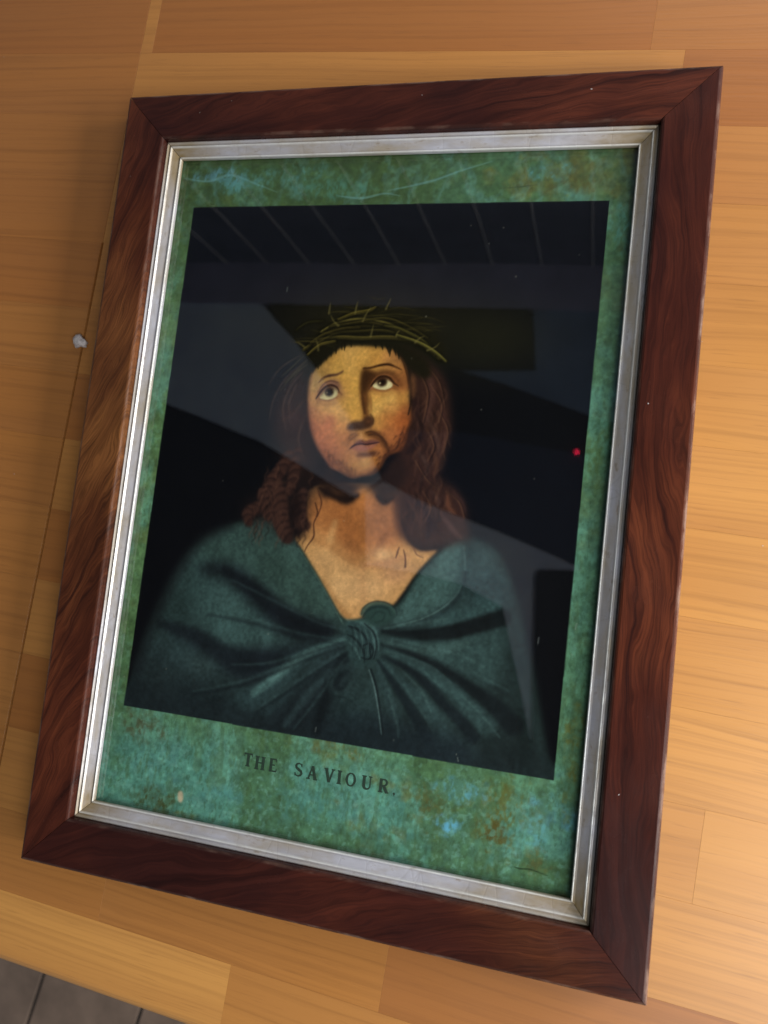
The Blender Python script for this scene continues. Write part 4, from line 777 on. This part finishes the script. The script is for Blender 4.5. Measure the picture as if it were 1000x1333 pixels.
for pp in arrs([[(-44,50.2),(-38.9,55.9),(-33.9,61.6)],[(-41.4,49.5),(-36.6,56.8),(-32.9,60)],[(-46,53.2),(-40.9,58.2),(-35.1,64.7)],[(-45.8,45.4),(-41.7,51.8),(-36.7,57.5)]]):
    stroke(pp, (.3, .8, .4), (84, 80, 58), .5, .5)
K0 = np.array((0.8,78.3)); KX = (np.array((4.7,78.4))-K0)/10; KY = (np.array((1.3,74.5))-K0)/10
for k in range(26):
    r = np.random.RandomState(500+k); x = r.uniform(400, 590); y = 446-((x-400)*(590-x))/9025*44*r.uniform(.5, 1.2)+r.uniform(-8, 8)
    dx = r.uniform(10, 34); x -= 490; y -= 430
    stroke([K0+KX*(x-dx)+KY*(y+r.uniform(-5, 7)), K0+KX*x+KY*y, K0+KX*(x+dx)+KY*(y+r.uniform(-3, 9))], (.2, .6, .2), (70, 62, 30), .4, .35)
# print grain over the figure; scattered pale specks
CLIP[0] = None
g = (fbm(1.2, 2, 91)-.5); g2 = fbm(6, 3, 92)-.5
wz = fbm(30, 2, 600); img[:] = np.clip(img*(1+.15*g[..., None]+.10*g2[..., None]), 0, 1)
for k in range(36):
    r = np.random.RandomState(900+k)
    blob((r.uniform(-115, 115), r.uniform(-160, 160)), r.uniform(.25, .45), r.uniform(.25, .5), (150, 150, 140), r.uniform(.15, .6))
for pp in arrs([[(107.5,-54.3),(107.9,-51.6)],[(-6.6,-116.6),(-6.5,-114.5)],[(61.5,-117.2),(62,-118.9)],[(-48.8,96.9),(-48.7,99.3)],[(92.1,-62.4),(92.2,-59.7)]]):
    stroke(pp, (.3, .4), (150, 160, 160), .3, .6)

LETTERS = [('T', -40.4, -137.9), ('H', -34.4, -138.4), ('E', -27.2, -138.3), ('S', -14.3, -138.2), ('A', -7.7, -138.5), ('V', 0.7, -138.3), ('I', 7.2, -138.3), ('O', 11.3, -138.4), ('U', 19.2, -138.5), ('R', 27.3, -138.5), ('.', 34.2, -138.6)]
# ---- the sheet itself: a fine mesh that carries the ink as a colour attribute
lin = np.where(img <= .04045, img/12.92, ((img+.055)/1.055)**2.4)*INK
me = bpy.data.meshes.new('print')
gx, gy = np.meshgrid(np.linspace(PW[0], PW[1], NXP)/1000, np.linspace(PH[0], PH[1], NYP)/1000)
co = np.stack([gx, gy, np.full_like(gx, z(.0103))], -1).reshape(-1, 3).astype(np.float32)
ii = (np.arange(NYP-1)[:, None]*NXP+np.arange(NXP-1)[None, :]).ravel().astype(np.int32)
fc_ = np.stack([ii, ii+1, ii+NXP+1, ii+NXP], 1).ravel()
me.vertices.add(len(co)); me.vertices.foreach_set('co', co.ravel()); me.loops.add(len(fc_)); me.loops.foreach_set('vertex_index', fc_)
me.polygons.add(len(ii)); me.polygons.foreach_set('loop_start', np.arange(len(ii), dtype=np.int32)*4)
me.update(calc_edges=True)
at = me.color_attributes.new('ink', 'FLOAT_COLOR', 'POINT')
at.data.foreach_set('color', np.concatenate([lin.reshape(-1, 3), np.ones((len(co), 1))], 1).astype(np.float32).ravel())
me.materials.append(M_PRINT); sheet = bpy.data.objects.new('print', me); COL.objects.link(sheet); sheet.parent = fr

# ---- caption, letter by letter, printed along the bottom margin
def ribbon(bm, pts, ws, lift):
    p = np.array(pts, float); n = len(p); t = np.gradient(p, axis=0); t /= np.linalg.norm(t, axis=1)[:, None]+1e-9; nn = np.stack([-t[:, 1], t[:, 0]], 1)
    w_ = np.interp(np.linspace(0, 1, n), np.linspace(0, 1, len(ws)), ws)[:, None]/2
    a, b = p+nn*w_, p-nn*w_; zt = 40e-6+lift*4e-6
    A = [bm.verts.new((q[0]/1000, q[1]/1000, zt)) for q in a]; B = [bm.verts.new((q[0]/1000, q[1]/1000, zt)) for q in b]
    D = [bm.verts.new((q[0]/1000, q[1]/1000, 0)) for q in a]; E = [bm.verts.new((q[0]/1000, q[1]/1000, 0)) for q in b]
    for k in range(n-1):
        for f4 in ((B[k], B[k+1], A[k+1], A[k]), (A[k], A[k+1], D[k+1], D[k]), (E[k], E[k+1], B[k+1], B[k])): bm.faces.new(f4)
    for k in (0, n-1): bm.faces.new((A[k], B[k], E[k], D[k]))
K_, k_n = 1.45, .85                        # thick and thin strokes, in mm, for capitals 6.2 mm high
arc = lambda cx, cy, rx, ry, a0, a1, n=14: [(cx+rx*math.cos(R(a0+(a1-a0)*i/(n-1))), cy+ry*math.sin(R(a0+(a1-a0)*i/(n-1)))) for i in range(n)]
sf = lambda x, y, w=2.2: ([(x-w/2, y), (x+w/2, y)], (.6,))
GLYPH = {
 'T': [([(2.2, 0), (2.2, 6.1)], (K_,)), ([(0, 5.9), (4.4, 5.9)], (.8,)), ([(.25, 5.9), (.15, 4.6)], (.5, .3)), ([(4.15, 5.9), (4.25, 4.6)], (.5, .3)), sf(2.2, .25)],
 'H': [([(.9, 0), (.9, 6.2)], (K_,)), ([(4, 0), (4, 6.2)], (K_,)), ([(.9, 3.2), (4, 3.2)], (.7,)), sf(.9, .25), sf(.9, 5.95), sf(4, .25), sf(4, 5.95)],
 'E': [([(.9, 0), (.9, 6.2)], (K_,)), ([(.1, 5.9), (3.6, 5.9)], (.7,)), ([(.9, 3.2), (2.9, 3.2)], (.7,)), ([(.1, .35), (3.8, .35)], (.75,)), ([(3.7, .3), (3.8, 1.7)], (.6, .3)), ([(3.5, 5.9), (3.55, 4.7)], (.6, .3))],
 'S': [([(3.5, 4.6), (3.2, 5.6), (2.2, 6.0), (1.1, 5.7), (.65, 4.8), (1.0, 3.9), (2.1, 3.2), (3.3, 2.5), (3.7, 1.5), (3.2, .6), (2.1, .2), (1.0, .5), (.45, 1.6)], (.45, .7, 1.2, 1.35, 1.2, .7, .45)), ([(3.55, 6.0), (3.6, 4.5)], (.4,)), ([(.45, .2), (.4, 1.7)], (.4,))],
 'A': [([(.6, 0), (2.3, 6.2)], (k_n,)), ([(2.3, 6.2), (4.2, 0)], (K_,)), ([(1.2, 2.1), (3.4, 2.1)], (.6,)), sf(.6, .25, 1.8), sf(4.2, .25, 2.0)],
 'V': [([(.7, 6.2), (2.5, 0)], (K_,)), ([(2.5, 0), (4.2, 6.2)], (k_n,)), sf(.7, 5.95, 2.0), sf(4.2, 5.95, 1.8)],
 'I': [([(.9, 0), (.9, 6.2)], (K_,)), sf(.9, .25), sf(.9, 5.95)],
 'O': [(arc(2.4, 3.1, 1.95, 2.85, 90, 450, 28), (.6, 1.3, .6, 1.3, .6))],
 'U': [([(.9, 6.1), (.9, 2.2)]+arc(2.4, 1.9, 1.5, 1.6, 190, 350, 10)+[(3.9, 2.2), (3.9, 6.1)], (K_, K_, .8, .7, .65)), sf(.9, 5.95), sf(3.9, 5.95, 1.7)],
 'R': [([(.9, 0), (.9, 6.2)], (K_,)), ([(.9, 5.9), (2.2, 5.9)]+arc(2.3, 4.55, 1.35, 1.35, 85, -85, 10)+[(.9, 3.15)], (.6, .9, 1.2, .9, .6)), ([(2.2, 3.1), (4.0, .1)], (K_,)), sf(.9, .25), sf(4.1, .25, 1.5)],
 '.': [(arc(.5, .55, .28, .28, 90, 450, 10), (.56,)), ([(.7, .4), (.5, -.7)], (.5, .2))]}
def letter(ch, x, y):
    bm = bmesh.new()
    for i, (p, ws) in enumerate(GLYPH[ch]): ribbon(bm, p, ws, i)
    mesh_obj('letter', bm, M_LETTER, sheet, (x, y, z(.0103)+.00001))
for ch, x, y in LETTERS: letter(ch, x/1000-.0003, y/1000)
